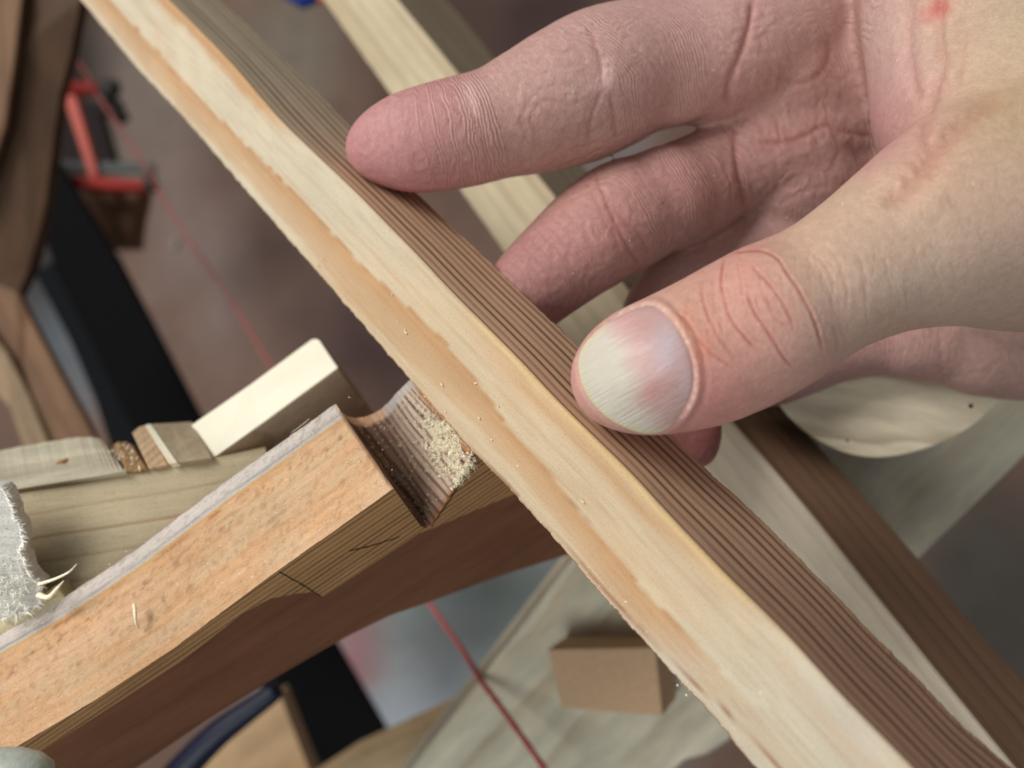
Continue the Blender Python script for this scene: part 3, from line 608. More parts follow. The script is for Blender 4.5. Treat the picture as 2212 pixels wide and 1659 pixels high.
hp = ray_plane(1864, 620+542*0+543-0, c0, npk)
for hx, hy, hr in ((2121, 877, .05), (1830, 952, .03)):
    hp = ray_plane(hx*1.0-24 if hx > 2000 else hx, hy, c0, npk); tube('pinhole', [hp-npk*.02, hp+npk*.006], [hr, hr], M['cloth'], dk, 10)
bq = [(1182, 1402, 21.6), (1416, 1398, 21.3), (1432, 1548, 21.3), (1212, 1530, 21.6)]
bx_ = slab('brown_box', bq, M['box'], ext=P(1226, 1371, 22.9)-P(1182, 1402, 21.6), bevel=.05)
tag(bx_, 'small plain brown box standing on the wide pale plank', 'box')

# second lower boards seen at the bottom and bottom left
o = slab('cross_beam', [(560, 1780, 30), (760, 1650, 29.5), (1010, 1535, 29), (1120, 1500, 29), (1100, 1760, 29.5)], wood('cross_beam_wood', (176, 152, 116), (140, 112, 78), ring=.3), 1.5); tag(o, 'brown beam crossing under the wide plank at the bottom edge', 'wooden beam')
o = slab('stained_board', [(425, 1659, 34), (520, 1560, 34), (605, 1500, 34), (690, 1720, 34), (400, 1800, 34)], wood('stained_board_wood', (190, 158, 120), (180, 110, 46), freq=.4, pith=(1, 3), ring=.8, wob=1.5, line=(.3, .6)), 1.2); tag(o, 'blurry board with an orange stain beside the navy handle', 'wooden board')

# ------------------------------------------------------------------ black rail, posts, clamp, string and the rest far below
def par_rail():
    r = empty('black_rail', P(480, 1000, 45))
    A = [(95, 300, 46), (257, 563, 45.5), (425, 885, 45), (560, 1120, 44.6), (738, 1410, 44.2), (849, 1601, 44), (960, 1800, 44)]
    Bl = [(1, 300, 46), (113, 563, 45.5), (262, 885, 45), (395, 1120, 44.6), (565, 1410, 44.2), (668, 1601, 44), (780, 1800, 44)]
    slab('rail_front', A+Bl[::-1], M['black'], thick=.6, parent=r, bevel=.15)
    Cl = [(-60, 300, 47), (74, 590, 46.6), (152, 740, 46.4), (206, 868, 46.2), (240, 975, 46), (380, 1200, 46), (560, 1480, 45.5), (640, 1650, 45.5), (730, 1800, 45.5)]
    Bm = [(x+6, y, d-.0) for x, y, d in [(113-8, 563, 45.7), (262, 885, 45.2), (395, 1120, 44.8), (668, 1601, 44.2), (780, 1800, 44.2)]]
    slab('rail_side', Cl[1:]+Bm[::-1], M['blackside'], thick=.4, parent=r, bevel=.05)
    tag(r, 'black metal rail with a slate grey side running diagonally far below the beams', 'metal rail')
par_rail()
po = empty('brown_post', P(90, 300, 34))
slab('post_face', [(69, -140, 33), (200, -140, 33), (172, 0, 33), (151, 120, 33.5), (128, 200, 34), (113, 309, 34), (100, 439, 34.5), (69, 580, 35), (30, 660, 35), (-120, 650, 35), (-20, 285, 34), (40, 100, 33.4)], M['post'], .7, grain=(0, 7), parent=po, bevel=.1)
slab('light_edge', [(-30, -140, 32.6), (48, -140, 32.6), (44, 0, 32.6), (30, 130, 32.9), (10, 270, 33.2), (-60, 480, 33.8), (-120, 480, 33.8)], M['postl'], .4, grain=(0, 4), parent=po, bevel=.1)
tag(po, 'dark brown upright post at the upper left edge', 'wooden post')
lb = empty('lower_board', P(100, 800, 32))
slab('board_face', [(-60, 590, 32.5), (38, 630, 32.5), (60, 680, 32.5), (120, 790, 32), (180, 900, 31.8), (250, 1040, 31.5), (120, 1060, 31.5), (40, 860, 32), (-60, 660, 32.5)], M['postl'], .5, grain=(2, 4), parent=lb, bevel=.08)
slab('pale_edge', [(-60, 672, 31.8), (14, 760, 31.8), (60, 850, 31.8), (120, 1000, 31.3), (150, 1080, 31.3), (90, 1080, 31.3), (20, 880, 31.6), (-60, 800, 31.9)], wood('pale_edge_wood', (158, 134, 106), (128, 100, 76), ring=.3), .2, grain=(0, 3), parent=lb, bevel=.08)
tag(lb, 'light brown board with a pale edge slanting between the post and the greenish beam', 'wooden board')
ib = slab('brown_offcut', [(170, 400, 50), (300, 405, 50), (285, 470, 50), (278, 530, 50), (215, 530, 50)], M['brown'], 2.0); tag(ib, 'blurry brown offcut on the floor under the red clamp', 'wood offcut')
for i, (x, y, s) in enumerate(((375, 525, 1.2),)):
    o = slab('white_chip', [(x-s*7, y-8, 60), (x+s*5, y-10, 60), (x+s*8, y+6, 60), (x-s*4, y+14, 60)], plain('chip_wood', (150, 140, 128), .8), .6); tag(o, 'small white chip on the floor right of the red clamp', 'wood chip')
cl = empty('red_clamp', P(220, 300, 48))
slab('bar', [(138, 190, 48), (152, 184, 48), (164, 212, 48), (210, 372, 48), (208, 392, 48), (194, 392, 48), (182, 350, 48), (140, 222, 48)], M['redl'], .6, parent=cl, bevel=.1)
slab('lower_arm', [(128, 378, 47.5), (230, 382, 47.5), (325, 390, 47.5), (333, 400, 47.5), (325, 409, 47.5), (240, 408, 47.5), (146, 402, 47.5)], M['red'], 1.0, parent=cl, bevel=.15)
slab('steel_rail', [(115, 346, 48.4), (330, 352, 48.4), (332, 372, 48.4), (120, 369, 48.4)], M['steel'], .4, parent=cl, bevel=.05)
tube('upper_arm', [P(148, 190, 48), P(205, 192, 48), P(222, 192, 48)], [.42, .42, .40], plain('dark_red_thread', (120, 22, 14), .6), cl)
g1 = tube('handle', [P(218, 190, 48), P(232, 190, 48), P(248, 194, 48), (P(254, 198, 48))], [.42, .6, .56, .3], M['grip'], cl)
tube('screw_pad', [P(228, 212, 49), P(250, 222, 49), P(262, 236, 49)], [.2, .32, .28], M['grip'], cl)
tube('end_screw', [P(322, 384, 47.2), P(326, 400, 47.0), P(330, 412, 47.2)], [.32, .45, .3], M['grip'], cl)
tag(cl, 'red bar clamp with black ends, blurred at the upper left beside the post', 'clamp')
o = slab('dark_plate', [(112, 215, 56), (160, 225, 56), (250, 215, 56), (268, 250, 56), (250, 260, 56), (215, 240, 56), (248, 352, 56), (120, 350, 56)], M['cloth'], 1.0); tag(o, 'blackish plate on the floor behind the red clamp', 'metal plate')
sp_ = [(90, 20, 56), (113, 58, 55), (172, 137, 54), (223, 223, 46.0), (292, 326, 45.5), (343, 412, 45), (388, 487, 44), (439, 563, 43), (480, 618, 42), (532, 703, 40.5), (580, 782, 39), (700, 960, 35), (830, 1155, 31), (928, 1303, 27.5), (965, 1356, 26.3), (1000, 1406, 25), (1030, 1455, 23.6), (1046, 1480, 23.1), (1093, 1543, 22.6), (1175, 1659, 22), (1260, 1790, 21.5)]
C = catmull([P(*q) for q in sp_], 10); R_ = np.interp(-C[:, 2], [24, 40], [.085, .06])*(1+.12*np.sin(np.arange(len(C))*1.9)); V_, F_ = tube_geo(C, R_, 10)
o = mesh('red_string', V_, F_, M['string'], gp=V_); tag(o, 'thin faded red string stretched diagonally below all the wood', 'string')
C = catmull([P(*q) for q in [(600, 1484, 25), (585, 1500, 25), (530, 1540, 25), (470, 1586, 25), (415, 1640, 25), (360, 1705, 25), (310, 1790, 25)]], 8)
o = tube('navy_tool', C, np.interp(np.arange(len(C)), [0, 3, 8, 24, 40, len(C)], [.12, .28, .31, .42, .5, .55]), M['blue'], n=16); tag(o, 'navy blue plastic handle under the lower edge of the brown board', 'tool')
o = tube('blue_tool', [P(612, -30, 40), P(655, -9, 40), P(694, -22, 40)], [.5, .62, .5], M['blueb']); tag(o, 'blue plastic piece just showing at the top edge', 'tool')
o = tube('orange_tool', [P(690, 2, 36), P(700, -4, 36), P(712, -30, 36)], [.18, .26, .3], M['orange']); tag(o, 'small orange tip beside the blue plastic at the top edge', 'tool')
C = [P(-90, 1690, 12.2), P(-30, 1676, 12.1), P(30, 1672, 12.1), P(70, 1676, 12.1), P(96, 1682, 12.15), P(112, 1690, 12.2)]
o = tube('grey_knob', C, [.40, .40, .38, .34, .26, .10], M['nailwhite'], n=20); tag(o, 'greyish rounded plastic knob at the bottom left corner', 'knob')
#HAND
# ------------------------------------------------------------------ the hand (one continuous body from a distance field)
nDark = nrm(np.cross(D1, V1)); nDark = nDark if nDark[2] > 0 else -nDark
def touch(px, py, rpx, f=.92):
    """depth at which a finger of radius rpx just rests on the dark striped face of the stick"""
    ds = np.linspace(8, 22, 1401); P3 = np.stack([(px-1106)*K*ds, (829.5-py)*K*ds, -ds], 1)
    return ds[np.argmin(np.abs((P3-R01)@nDark-rpx*K*ds*f))]
dI = touch(835, 318, 86); dT = touch(1345, 822, 105, .80); print('touch depths', dI, dT, touch(1345, 822, 105, .5))
dT = min(max(dT, 10.5), 12.3)
CH = {
 'index': [(808, 322, dI+.1, 62), (838, 316, dI, 84), (900, 306, dI-.05, 108), (1000, 286, dI-.1, 116), (1075, 266, dI-.05, 117), (1150, 240, dI+.05, 132), (1230, 208, dI+.15, 147), (1300, 176, dI+.3, 150), (1380, 146, dI+.5, 140), (1470, 126, dI+.7, 139), (1560, 112, dI+.9, 150), (1680, 60, dI+1.3, 160), (1800, 20, dI+1.7, 160)],
 'middle': [(1075, 690, 16.1, 70), (1110, 662, 16.2, 84), (1160, 612, 16.3, 97), (1225, 556, 16.3, 107), (1290, 505, 16.3, 117), (1345, 470, 16.45, 121), (1410, 442, 16.7, 112), (1490, 412, 17.0, 112), (1560, 374, 17.2, 106), (1680, 330, 17.4, 125), (1800, 290, 17.8, 140)],
 'ring': [(1502, 962, 16.5, 50), (1496, 925, 16.6, 62), (1470, 860, 16.9, 76), (1440, 780, 17.3, 84), (1430, 700, 17.6, 90), (1470, 640, 17.8, 96), (1560, 580, 17.9, 100), (1680, 530, 17.8, 105), (1820, 480, 18.0, 120)],
 'pinky': [(1640, 830, 17.6, 55), (1700, 800, 17.7, 68), (1800, 755, 17.8, 74), (1900, 733, 17.8, 80), (2000, 738, 17.7, 88), (2040, 744, 17.7, 84), (2110, 760, 17.7, 92), (2230, 760, 17.8, 105), (2330, 700, 17.8, 120)],
 'thumb': [(1322, 828, dT+.15, 84), (1350, 813, dT+.05, 117), (1392, 800, dT-.05, 140), (1450, 784, dT-.1, 152), (1540, 752, dT-.12, 163), (1650, 695, dT-.15, 166), (1710, 662, dT-.1, 158), (1790, 617, dT-.1, 152), (1900, 556, dT+.1, 170), (2000, 508, dT+.25, 200), (2100, 470, dT+.5, 235), (2260, 430, dT+.9, 285), (2450, 330, dT+1.6, 330)],
 'wrist': [(2300, 250, 14.6, 300), (2600, 150, 15.2, 300), (3000, 30, 16, 290), (3500, -150, 17.5, 300)],
}
ELL = [  # px, py, d, radius x, radius y (px), radius depth (cm), rotation deg, blend
 (1735, 150, 17.5, 165, 190, 1.5, 20, .35), (1722, 132, 16.25, 62, 62, .42, 0, .25), (1730, 400, 17.5, 150, 130, 1.2, 0, .3),
 (1790, 250, 17.6, 150, 130, 1.25, -20, .4), (1880, 470, 17.9, 190, 180, 1.3, 0, .4), (2050, 620, 18.0, 230, 140, 1.5, 10, .4),
 (2000, 250, 18.0, 250, 360, 1.7, 0, .5), (2250, 500, 17.4, 300, 300, 2.0, 0, .5), (1700, 210, 16.6, 120, 70, .5, -25, .3), (1700, 335, 16.7, 100, 60, .5, -10, .25),
 (2110, -40, 14.9, 245, 330, 2.0, 0, .5), (2150, 200, 14.7, 250, 280, 2.0, 0, .5), (2040, 260, 14.3, 105, 170, .9, -14, .35), (2280, 250, 13.9, 330, 260, 2.2, 0, .5),
]
PADS = {'thumb': [(1420, 800, dT+.42, 135, 120, .70, -20, .3), (1655, 690, dT-.62, 120, 128, .55, 0, .30)],
        'index': [(915, 310, dI-.32, 100, 88, .60, -15, .25), (1160, 240, dI-.30, 100, 105, .65, -20, .2), (1450, 140, dI+.3, 120, 125, .7, -15, .2)],
        'middle': [(1260, 525, 16.05, 90, 92, .65, -35, .2), (1450, 415, 16.3, 90, 100, .7, -25, .2)], 'ring': [], 'pinky': [(1950, 735, 17.5, 60, 76, .6, 0, .2), (2120, 765, 17.5, 80, 86, .6, 0, .2)], 'wrist': []}
h = .085; lo_ = np.array([-5.0, -5.5, -20.6]); hi_ = np.array([22.0, 9.5, -9.2]); dims = np.ceil((hi_-lo_)/h).astype(int)
def axis_(i, a, b, fine, coarse):
    g = [lo_[i]]
    while g[-1] < hi_[i]:
        q = min(max((a-g[-1])/.8, 0), 1) if g[-1] < a else min(max((g[-1]-b)/.8, 0), 1); g.append(g[-1]+fine+(coarse-fine)*q)
    return np.array(g)
gx = [axis_(0, 1.8, 6.2, .05, .11), axis_(1, -1.7, 2.4, .055, .085), axis_(2, -14.0, -11.0, .07, .09)]; dims = np.array([len(g) for g in gx])
def smin(a, b, k): q = np.clip(.5+.5*(b-a)/k, 0, 1); return b*(1-q)+a*q-k*q*(1-q)
def block(c0, c1, mg):
    a = [int(np.searchsorted(gx[i], min(c0[i], c1[i])-mg)) for i in range(3)]; b = [int(np.searchsorted(gx[i], max(c0[i], c1[i])+mg)) for i in range(3)]
    return a, b
def coords(a, b): return gx[0][a[0]:b[0], None, None], gx[1][None, a[1]:b[1], None], gx[2][None, None, a[2]:b[2]]
def f_chain(F, pts):
    p = catmull([(*P(x, y, d), r*K*d) for x, y, d, r in pts], 4)
    for i in range(len(p)-1):
        A, B = p[i], p[i+1]; mg = max(A[3], B[3])+.55; a, b = block(A[:3], B[:3], mg)
        if min(b[i2]-a[i2] for i2 in range(3)) <= 0: continue
        X, Y, Z = coords(a, b); ab = B[:3]-A[:3]; L = ab@ab
        t = np.clip(((X-A[0])*ab[0]+(Y-A[1])*ab[1]+(Z-A[2])*ab[2])/L, 0, 1)
        d = np.sqrt((X-A[0]-t*ab[0])**2+(Y-A[1]-t*ab[1])**2+(Z-A[2]-t*ab[2])**2)-(A[3]+(B[3]-A[3])*t)
        s_ = np.s_[a[0]:b[0], a[1]:b[1], a[2]:b[2]]; F[s_] = np.minimum(F[s_], d)
    return p
def f_ell(F, e):
    px, py, d, rx, ry, rz, rot, k_ = e; c = P(px, py, d); rx *= K*d; ry *= K*d; mg = max(rx, ry, rz)+.55; a, b = block(c, c, mg)
    X, Y, Z = coords(a, b); ca, sa = math.cos(math.radians(-rot)), math.sin(math.radians(-rot))
    x = (X-c[0])*ca+(Y-c[1])*sa; y = -(X-c[0])*sa+(Y-c[1])*ca; z = Z-c[2]
    k0 = np.sqrt((x/rx)**2+(y/ry)**2+(z/rz)**2); k1 = np.sqrt((x/rx**2)**2+(y/ry**2)**2+(z/rz**2)**2)+1e-6
    dd = k0*(k0-1)/k1; s_ = np.s_[a[0]:b[0], a[1]:b[1], a[2]:b[2]]; F[s_] = smin(F[s_], dd, k_)
FB = np.full(dims, 1.0, np.float32)
for e in ELL: f_ell(FB, e)
CP = {}
for nm in ('pinky', 'ring', 'middle', 'index', 'wrist', 'thumb'):
    G_ = np.full(dims, 1.0, np.float32); CP[nm] = f_chain(G_, CH[nm])
    for e in PADS[nm]: f_ell(G_, e)
    FB = smin(FB, G_, {'thumb': .40, 'wrist': .8, 'index': .12, 'middle': .08}.get(nm, .10)).astype(np.float32)
del G_
FB[0], FB[-1], FB[:, 0], FB[:, -1], FB[:, :, 0], FB[:, :, -1] = 1, 1, 1, 1, 1, 1
def surface_nets(F):
    ins = F < 0; c = np.zeros(np.array(F.shape)-1, np.int8)
    for i in (0, 1):
        for j in (0, 1):
            for k_ in (0, 1): c += ins[i:F.shape[0]-1+i, j:F.shape[1]-1+j, k_:F.shape[2]-1+k_]
    idx = np.argwhere((c > 0) & (c < 8)); vid = np.full(c.shape, -1, np.int32); vid[tuple(idx.T)] = np.arange(len(idx))
    s_ = np.zeros((len(idx), 3)); n_ = np.zeros(len(idx)); cs_ = [(i, j, k_) for i in (0, 1) for j in (0, 1) for k_ in (0, 1)]
    val = {q: F[idx[:, 0]+q[0], idx[:, 1]+q[1], idx[:, 2]+q[2]] for q in cs_}
    for q in cs_:
        for ax in range(3):
            if q[ax]: continue
            r = list(q); r[ax] = 1; a, b = val[q], val[tuple(r)]; m = (a < 0) != (b < 0); t = np.where(m, a/np.where(m, a-b, 1), 0)
            p = np.array(q, float)[None]+np.zeros((len(idx), 3)); p[:, ax] += t; s_ += p*m[:, None]; n_ += m
    V = idx+s_/n_[:, None]; V = np.stack([np.interp(V[:, i], np.arange(len(gx[i])), gx[i]) for i in range(3)], 1); Q = []
    for ax in range(3):
        sl0 = [slice(1, -1)]*3; sl0[ax] = slice(0, -1); sl1 = [slice(1, -1)]*3; sl1[ax] = slice(1, None)
        A, B = ins[tuple(sl0)], ins[tuple(sl1)]; e = np.argwhere(A != B); fl = A[tuple(e.T)]
        o_ = np.array([1, 1, 1]); o_[ax] = 0; e = e+o_; u, v = (ax+1) % 3, (ax+2) % 3
        def g(du, dv): w = e.copy(); w[:, u] -= du; w[:, v] -= dv; return vid[tuple(w.T)]
        q = np.stack([g(1, 1), g(0, 1), g(0, 0), g(1, 0)], 1); q[~fl] = q[~fl][:, ::-1]; Q.append(q)
    return V, np.concatenate(Q)
HV, HQ = surface_nets(FB); del FB
HQ = HQ[(HQ >= 0).all(1)]
def laplace(V, Q, it, lam=.5):
    E = np.concatenate([Q[:, [0, 1]], Q[:, [1, 2]], Q[:, [2, 3]], Q[:, [3, 0]]])
    for _ in range(it):
        s_ = np.zeros_like(V); c = np.bincount(E.ravel(), minlength=len(V))[:, None]
        for a in range(V.shape[1]): s_[:, a] = np.bincount(E[:, 0], V[E[:, 1], a], len(V))+np.bincount(E[:, 1], V[E[:, 0], a], len(V))
        V = V+lam*(s_/c-V)
    return V
HV = laplace(HV, HQ, 3); HV = laplace(HV, HQ, 1, -.4)
tm = bpy.data.meshes.new('tmp'); tm.from_pydata(HV.tolist(), [], HQ.tolist()); to_ = bpy.data.objects.new('tmp', tm); COL.objects.link(to_)
sm_ = to_.modifiers.new('s', 'SUBSURF'); sm_.levels = 1; sm_.render_levels = 1
dg = bpy.context.evaluated_depsgraph_get(); em = to_.evaluated_get(dg).to_mesh(); nv = len(em.vertices)
V = np.zeros(nv*3); em.vertices.foreach_get('co', V); V = V.reshape(-1, 3); Nn = np.zeros(nv*3); em.vertices.foreach_get('normal', Nn); Nn = Nn.reshape(-1, 3)
Q4 = np.zeros(len(em.loops), int); em.loops.foreach_get('vertex_index', Q4); Q4 = Q4.reshape(-1, 4)
bvh = BVHTree.FromPolygons(V.tolist(), Q4.tolist()); bpy.data.objects.remove(to_)
print('hand verts', nv)
hx, hy = PX(V); hd = -V[:, 2]; vd = V/np.linalg.norm(V, axis=1)[:, None]; face = ss(-(Nn*vd).sum(1), .02, .3)
def pdist(poly, reach=None):
    p = np.array(poly, float); best = np.full(len(V), 1e9); par = np.zeros(len(V)); acc = 0
    sel = np.arange(len(V)) if reach is None else np.where((hx > p[:, 0].min()-reach) & (hx < p[:, 0].max()+reach) & (hy > p[:, 1].min()-reach) & (hy < p[:, 1].max()+reach))[0]
    X_, Y_ = hx[sel], hy[sel]; bs = best[sel]; ps = par[sel]; L = np.linalg.norm(np.diff(p, axis=0), axis=1); tot = L.sum()
    for i in range(len(p)-1):
        ax, ay = p[i]; bx, by = p[i+1]; l2 = (bx-ax)**2+(by-ay)**2
        t = np.clip(((X_-ax)*(bx-ax)+(Y_-ay)*(by-ay))/l2, 0, 1); d = np.hypot(X_-ax-t*(bx-ax), Y_-ay-t*(by-ay)); m = d < bs
        bs = np.where(m, d, bs); ps = np.where(m, (acc+t*L[i])/tot, ps); acc += L[i]
    best[sel] = bs; par[sel] = ps; return best, par, sel
# which finger each vertex belongs to
own = np.zeros(nv, int); bd = np.full(nv, 1e9); axc = np.zeros(nv); names = list(CH)
for ni, nm in enumerate(names):
    p = CP[nm]; acc = 0
    for i in range(len(p)-1):
        ab = p[i+1, :3]-p[i, :3]; L = np.linalg.norm(ab); t = np.clip((V-p[i, :3])@ab/L**2, 0, 1)
        d = np.linalg.norm(V-p[i, :3]-t[:, None]*ab, axis=1)-(p[i, 3]+(p[i+1, 3]-p[i, 3])*t); m = d < bd
        bd = np.where(m, d, bd); own = np.where(m, ni, own); axc = np.where(m, acc+t*L, axc); acc += L
isT = (hd < 13.6)*face; isB = (hd > 13.6)*face; isBd = isB*(hd > 14.0)
disp = np.zeros(nv); red = np.zeros(nv)
def crease(poly, w, depth, mask, r=.5, bulge=.35, fade=True):
    d, t, q = pdist(catmull(poly, 5), 6*w+4); d, t = d[q], t[q]; wv = w*(1+.3*noise(hx[q]/14, hy[q]/14, 0, len(poly))); env = (ss(t, 0, .12)*(1-ss(t, .88, 1)) if fade else 1)*mask[q]
    g = np.exp(-(d/wv)**2); disp[q] += -depth*g*env+depth*bulge*(np.exp(-((d-2.6*w)/(1.6*w))**2))*env; red[q] += r*g*env
T_ = [
 ([(1566, 549), (1558, 597), (1563, 638), (1580, 690), (1618, 738), (1640, 756)], 4.5, .030, .8),
 ([(1566, 556), (1597, 544), (1645, 542), (1680, 559), (1700, 590), (1724, 624), (1741, 655), (1758, 690), (1772, 734), (1778, 768)], 4.5, .032, .9),
 ([(1611, 628), (1631, 676), (1659, 717), (1680, 751), (1700, 782), (1722, 800)], 4.2, .030, .9),
 ([(1621, 563), (1631, 583), (1659, 611), (1686, 648), (1707, 686), (1717, 720)], 4.0, .024, .8),
 ([(1655, 640), (1670, 680), (1690, 700), (1708, 700)], 3.5, .015, .5), ([(1590, 560), (1600, 600), (1605, 640)], 4, .010, .3),
 ([(1518, 600), (1518, 645), (1532, 686), (1556, 734), (1590, 775)], 4.5, .020, .5),
 ([(1453, 672), (1484, 693), (1504, 727), (1539, 765), (1590, 799)], 4.5, .022, .6), ([(1500, 730), (1516, 760), (1522, 790)], 4, .014, .4),
 ([(1745, 542), (1779, 569), (1800, 611), (1800, 645)], 5, .014, .2), ([(1770, 520), (1810, 560), (1830, 620), (1828, 680)], 6, .010, .1),
 ([(1490, 640), (1484, 660), (1480, 690)], 5, .012, .2), ([(1800, 700), (1812, 740), (1806, 770)], 6, .010, .1), ([(1850, 540), (1870, 600), (1872, 660)], 9, .012, .05),
 ([(1540, 600), (1540, 640), (1548, 680)], 4, .010, .25), ([(1640, 590), (1646, 630), (1660, 660)], 4, .012, .3)]
isTt = isT*(own == names.index('thumb'))
for p_, w_, d_, r_ in T_: crease(p_, w_*.55, d_*.62, isTt, r_*1.05)
B_ = [
 ([(1005, 172), (1012, 200), (1022, 240), (1040, 275), (1056, 343), (1062, 385)], 5, .022, .05), ([(990, 330), (1006, 360), (1020, 400)], 5, .010, .1),
 ([(1268, 50), (1286, 95), (1299, 137), (1302, 190)], 6, .030, .3), ([(1302, 192), (1290, 225), (1277, 262), (1272, 310)], 6, .030, .45), ([(1318, 200), (1326, 240), (1334, 300)], 6, .028, .4), ([(1240, 90), (1262, 130), (1270, 170)], 6, .010, .1),
 ([(1628, -10), (1622, 50), (1604, 110), (1582, 165), (1572, 205), (1582, 245)], 9, .09, .7),
 ([(1285, 372), (1308, 430), (1335, 490), (1362, 540), (1388, 580)], 6, .035, .5), ([(1262, 385), (1290, 440), (1330, 510), (1345, 570)], 5, .014, .25), ([(1318, 440), (1352, 480), (1385, 510), (1405, 555)], 5, .022, .35),
 ([(1590, 262), (1588, 310), (1598, 370), (1606, 410), (1616, 455)], 9, .08, .6),
 ([(1618, 302), (1670, 308), (1728, 299), (1783, 271), (1824, 285), (1900, 298)], 8, .055, .6), ([(1600, 215), (1640, 225), (1680, 262), (1690, 300)], 8, .02, .2),
 ([(1668, 160), (1700, 176), (1734, 180), (1772, 160), (1794, 120), (1790, 70)], 10, .035, .3), ([(1640, 130), (1650, 80), (1690, 40), (1740, 30)], 12, .02, .1),
 ([(1830, 300), (1850, 330), (1880, 360), (1915, 372)], 7, .035, .4), ([(1690, 350), (1750, 360), (1810, 350)], 6, .010, .2), ([(1600, 250), (1640, 270), (1655, 300)], 6, .018, .2),
 ([(1790, 180), (1830, 220), (1850, 250)], 9, .025, .25), ([(1720, 420), (1790, 400), (1850, 395)], 8, .012, .15), ([(2028, 700), (2034, 760), (2038, 815)], 5, .03, .3)]
for p_, w_, d_, r_ in B_:
    crease(p_, w_*.6, d_*.36, isBd, r_*.35); crease(p_, w_*2.6, d_*.55, isBd, r_*.22, bulge=0)
for _ in range(70):                                          # fine random skin lines in the palm and on the fingers
    x0, y0 = RNG.uniform(1250, 1900), RNG.uniform(20, 560); a0 = RNG.uniform(0, math.pi); L0 = RNG.uniform(18, 60); b0 = RNG.uniform(-.5, .5)
    crease([(x0, y0), (x0+L0*.5*math.cos(a0), y0+L0*.5*math.sin(a0)), (x0+L0*math.cos(a0+b0), y0+L0*math.sin(a0+b0))], 2.6, .006, isBd, .12, bulge=.2)
for _ in range(60):
    x0, y0 = RNG.uniform(1500, 2150), RNG.uniform(540, 720); x0 += (y0-600)*-.2; L0 = RNG.uniform(15, 45); b0 = RNG.uniform(-8, 8)
    if x0 > 1800: y0 -= (x0-1800)*.55
    crease([(x0, y0), (x0+b0, y0+L0*.5), (x0+6, y0+L0)], 2.6, .005, isT, .08, bulge=.3)
R_c = [([(2036, -40), (2030, 60), (2036, 137), (2020, 200), (2002, 275), (1985, 320)], 12, .05, .2), ([(1975, -10), (1962, 60), (1968, 150), (1990, 230)], 12, .04, .15), ([(2180, 200), (2139, 220), (2085, 262), (2036, 309), (1968, 395), (1900, 450)], 22, .07, .25), ([(2070, 20), (2075, 120), (2062, 200)], 14, .03, .1)]
for p_, w_, d_, r_ in R_c: crease(p_, w_, d_, face*(hd < 15.5)*(hx > 1880), r_)
# nail bed
NO = np.array([(1281, 721), (1262, 744), (1250, 770), (1250, 803), (1262, 843), (1284, 876), (1312, 903), (1345, 922), (1380, 935), (1412, 937), (1440, 928), (1466, 905), (1486, 876), (1497, 848), (1500, 815), (1494, 775), (1478, 733), (1458, 700), (1434, 672), (1408, 661), (1372, 668), (1330, 688), (1300, 706)], float)
NOc = catmull(np.concatenate([NO, NO[:1]]), 3)[:-1]
def inside(px, py, poly):
    r = np.zeros(px.shape, bool); j = len(poly)-1
    for i in range(len(poly)):
        c_ = ((poly[i, 1] > py) != (poly[j, 1] > py)) & (px < (poly[j, 0]-poly[i, 0])*(py-poly[i, 1])/(poly[j, 1]-poly[i, 1]+1e-9)+poly[i, 0]); r ^= c_; j = i
    return r
dN, _, _ = pdist(np.concatenate([NOc, NOc[:1]])); inN = inside(hx, hy, NOc); sN = np.where(inN, -dN, dN)
prox = ss((hx-1340)*.85-(hy-800)*.5, 0, 90)                 # side away from the free edge
mk = isT*(own == names.index('thumb'))
disp -= mk*.055*(1-ss(sN, -9, 1)); disp += mk*.024*np.exp(-((sN-9)/7)**2)*(.35+.65*prox); disp -= mk*.012*np.exp(-((sN-26)/7)**2)*prox
# friction ridges and slow unevenness
disp += .010*fbm(V[:, 0]*1.6, V[:, 1]*1.6, V[:, 2]*1.6, 9)+.002*fbm(V[:, 0]*6, V[:, 1]*6, V[:, 2]*6, 19)
V2 = V+Nn*disp[:, None]
# flesh pressed flat against the stick: nothing sinks into the dark face
sd = (V2-R01)@nDark; onst = (own == names.index('index')) | (own == names.index('thumb'))
bco = (V2-R01)@V1
push = onst & (sd < .012) & (sd > -.6) & (bco > -.15) & (bco < 2.2)
V2[push] += nDark*(.012-sd[push])[:, None]
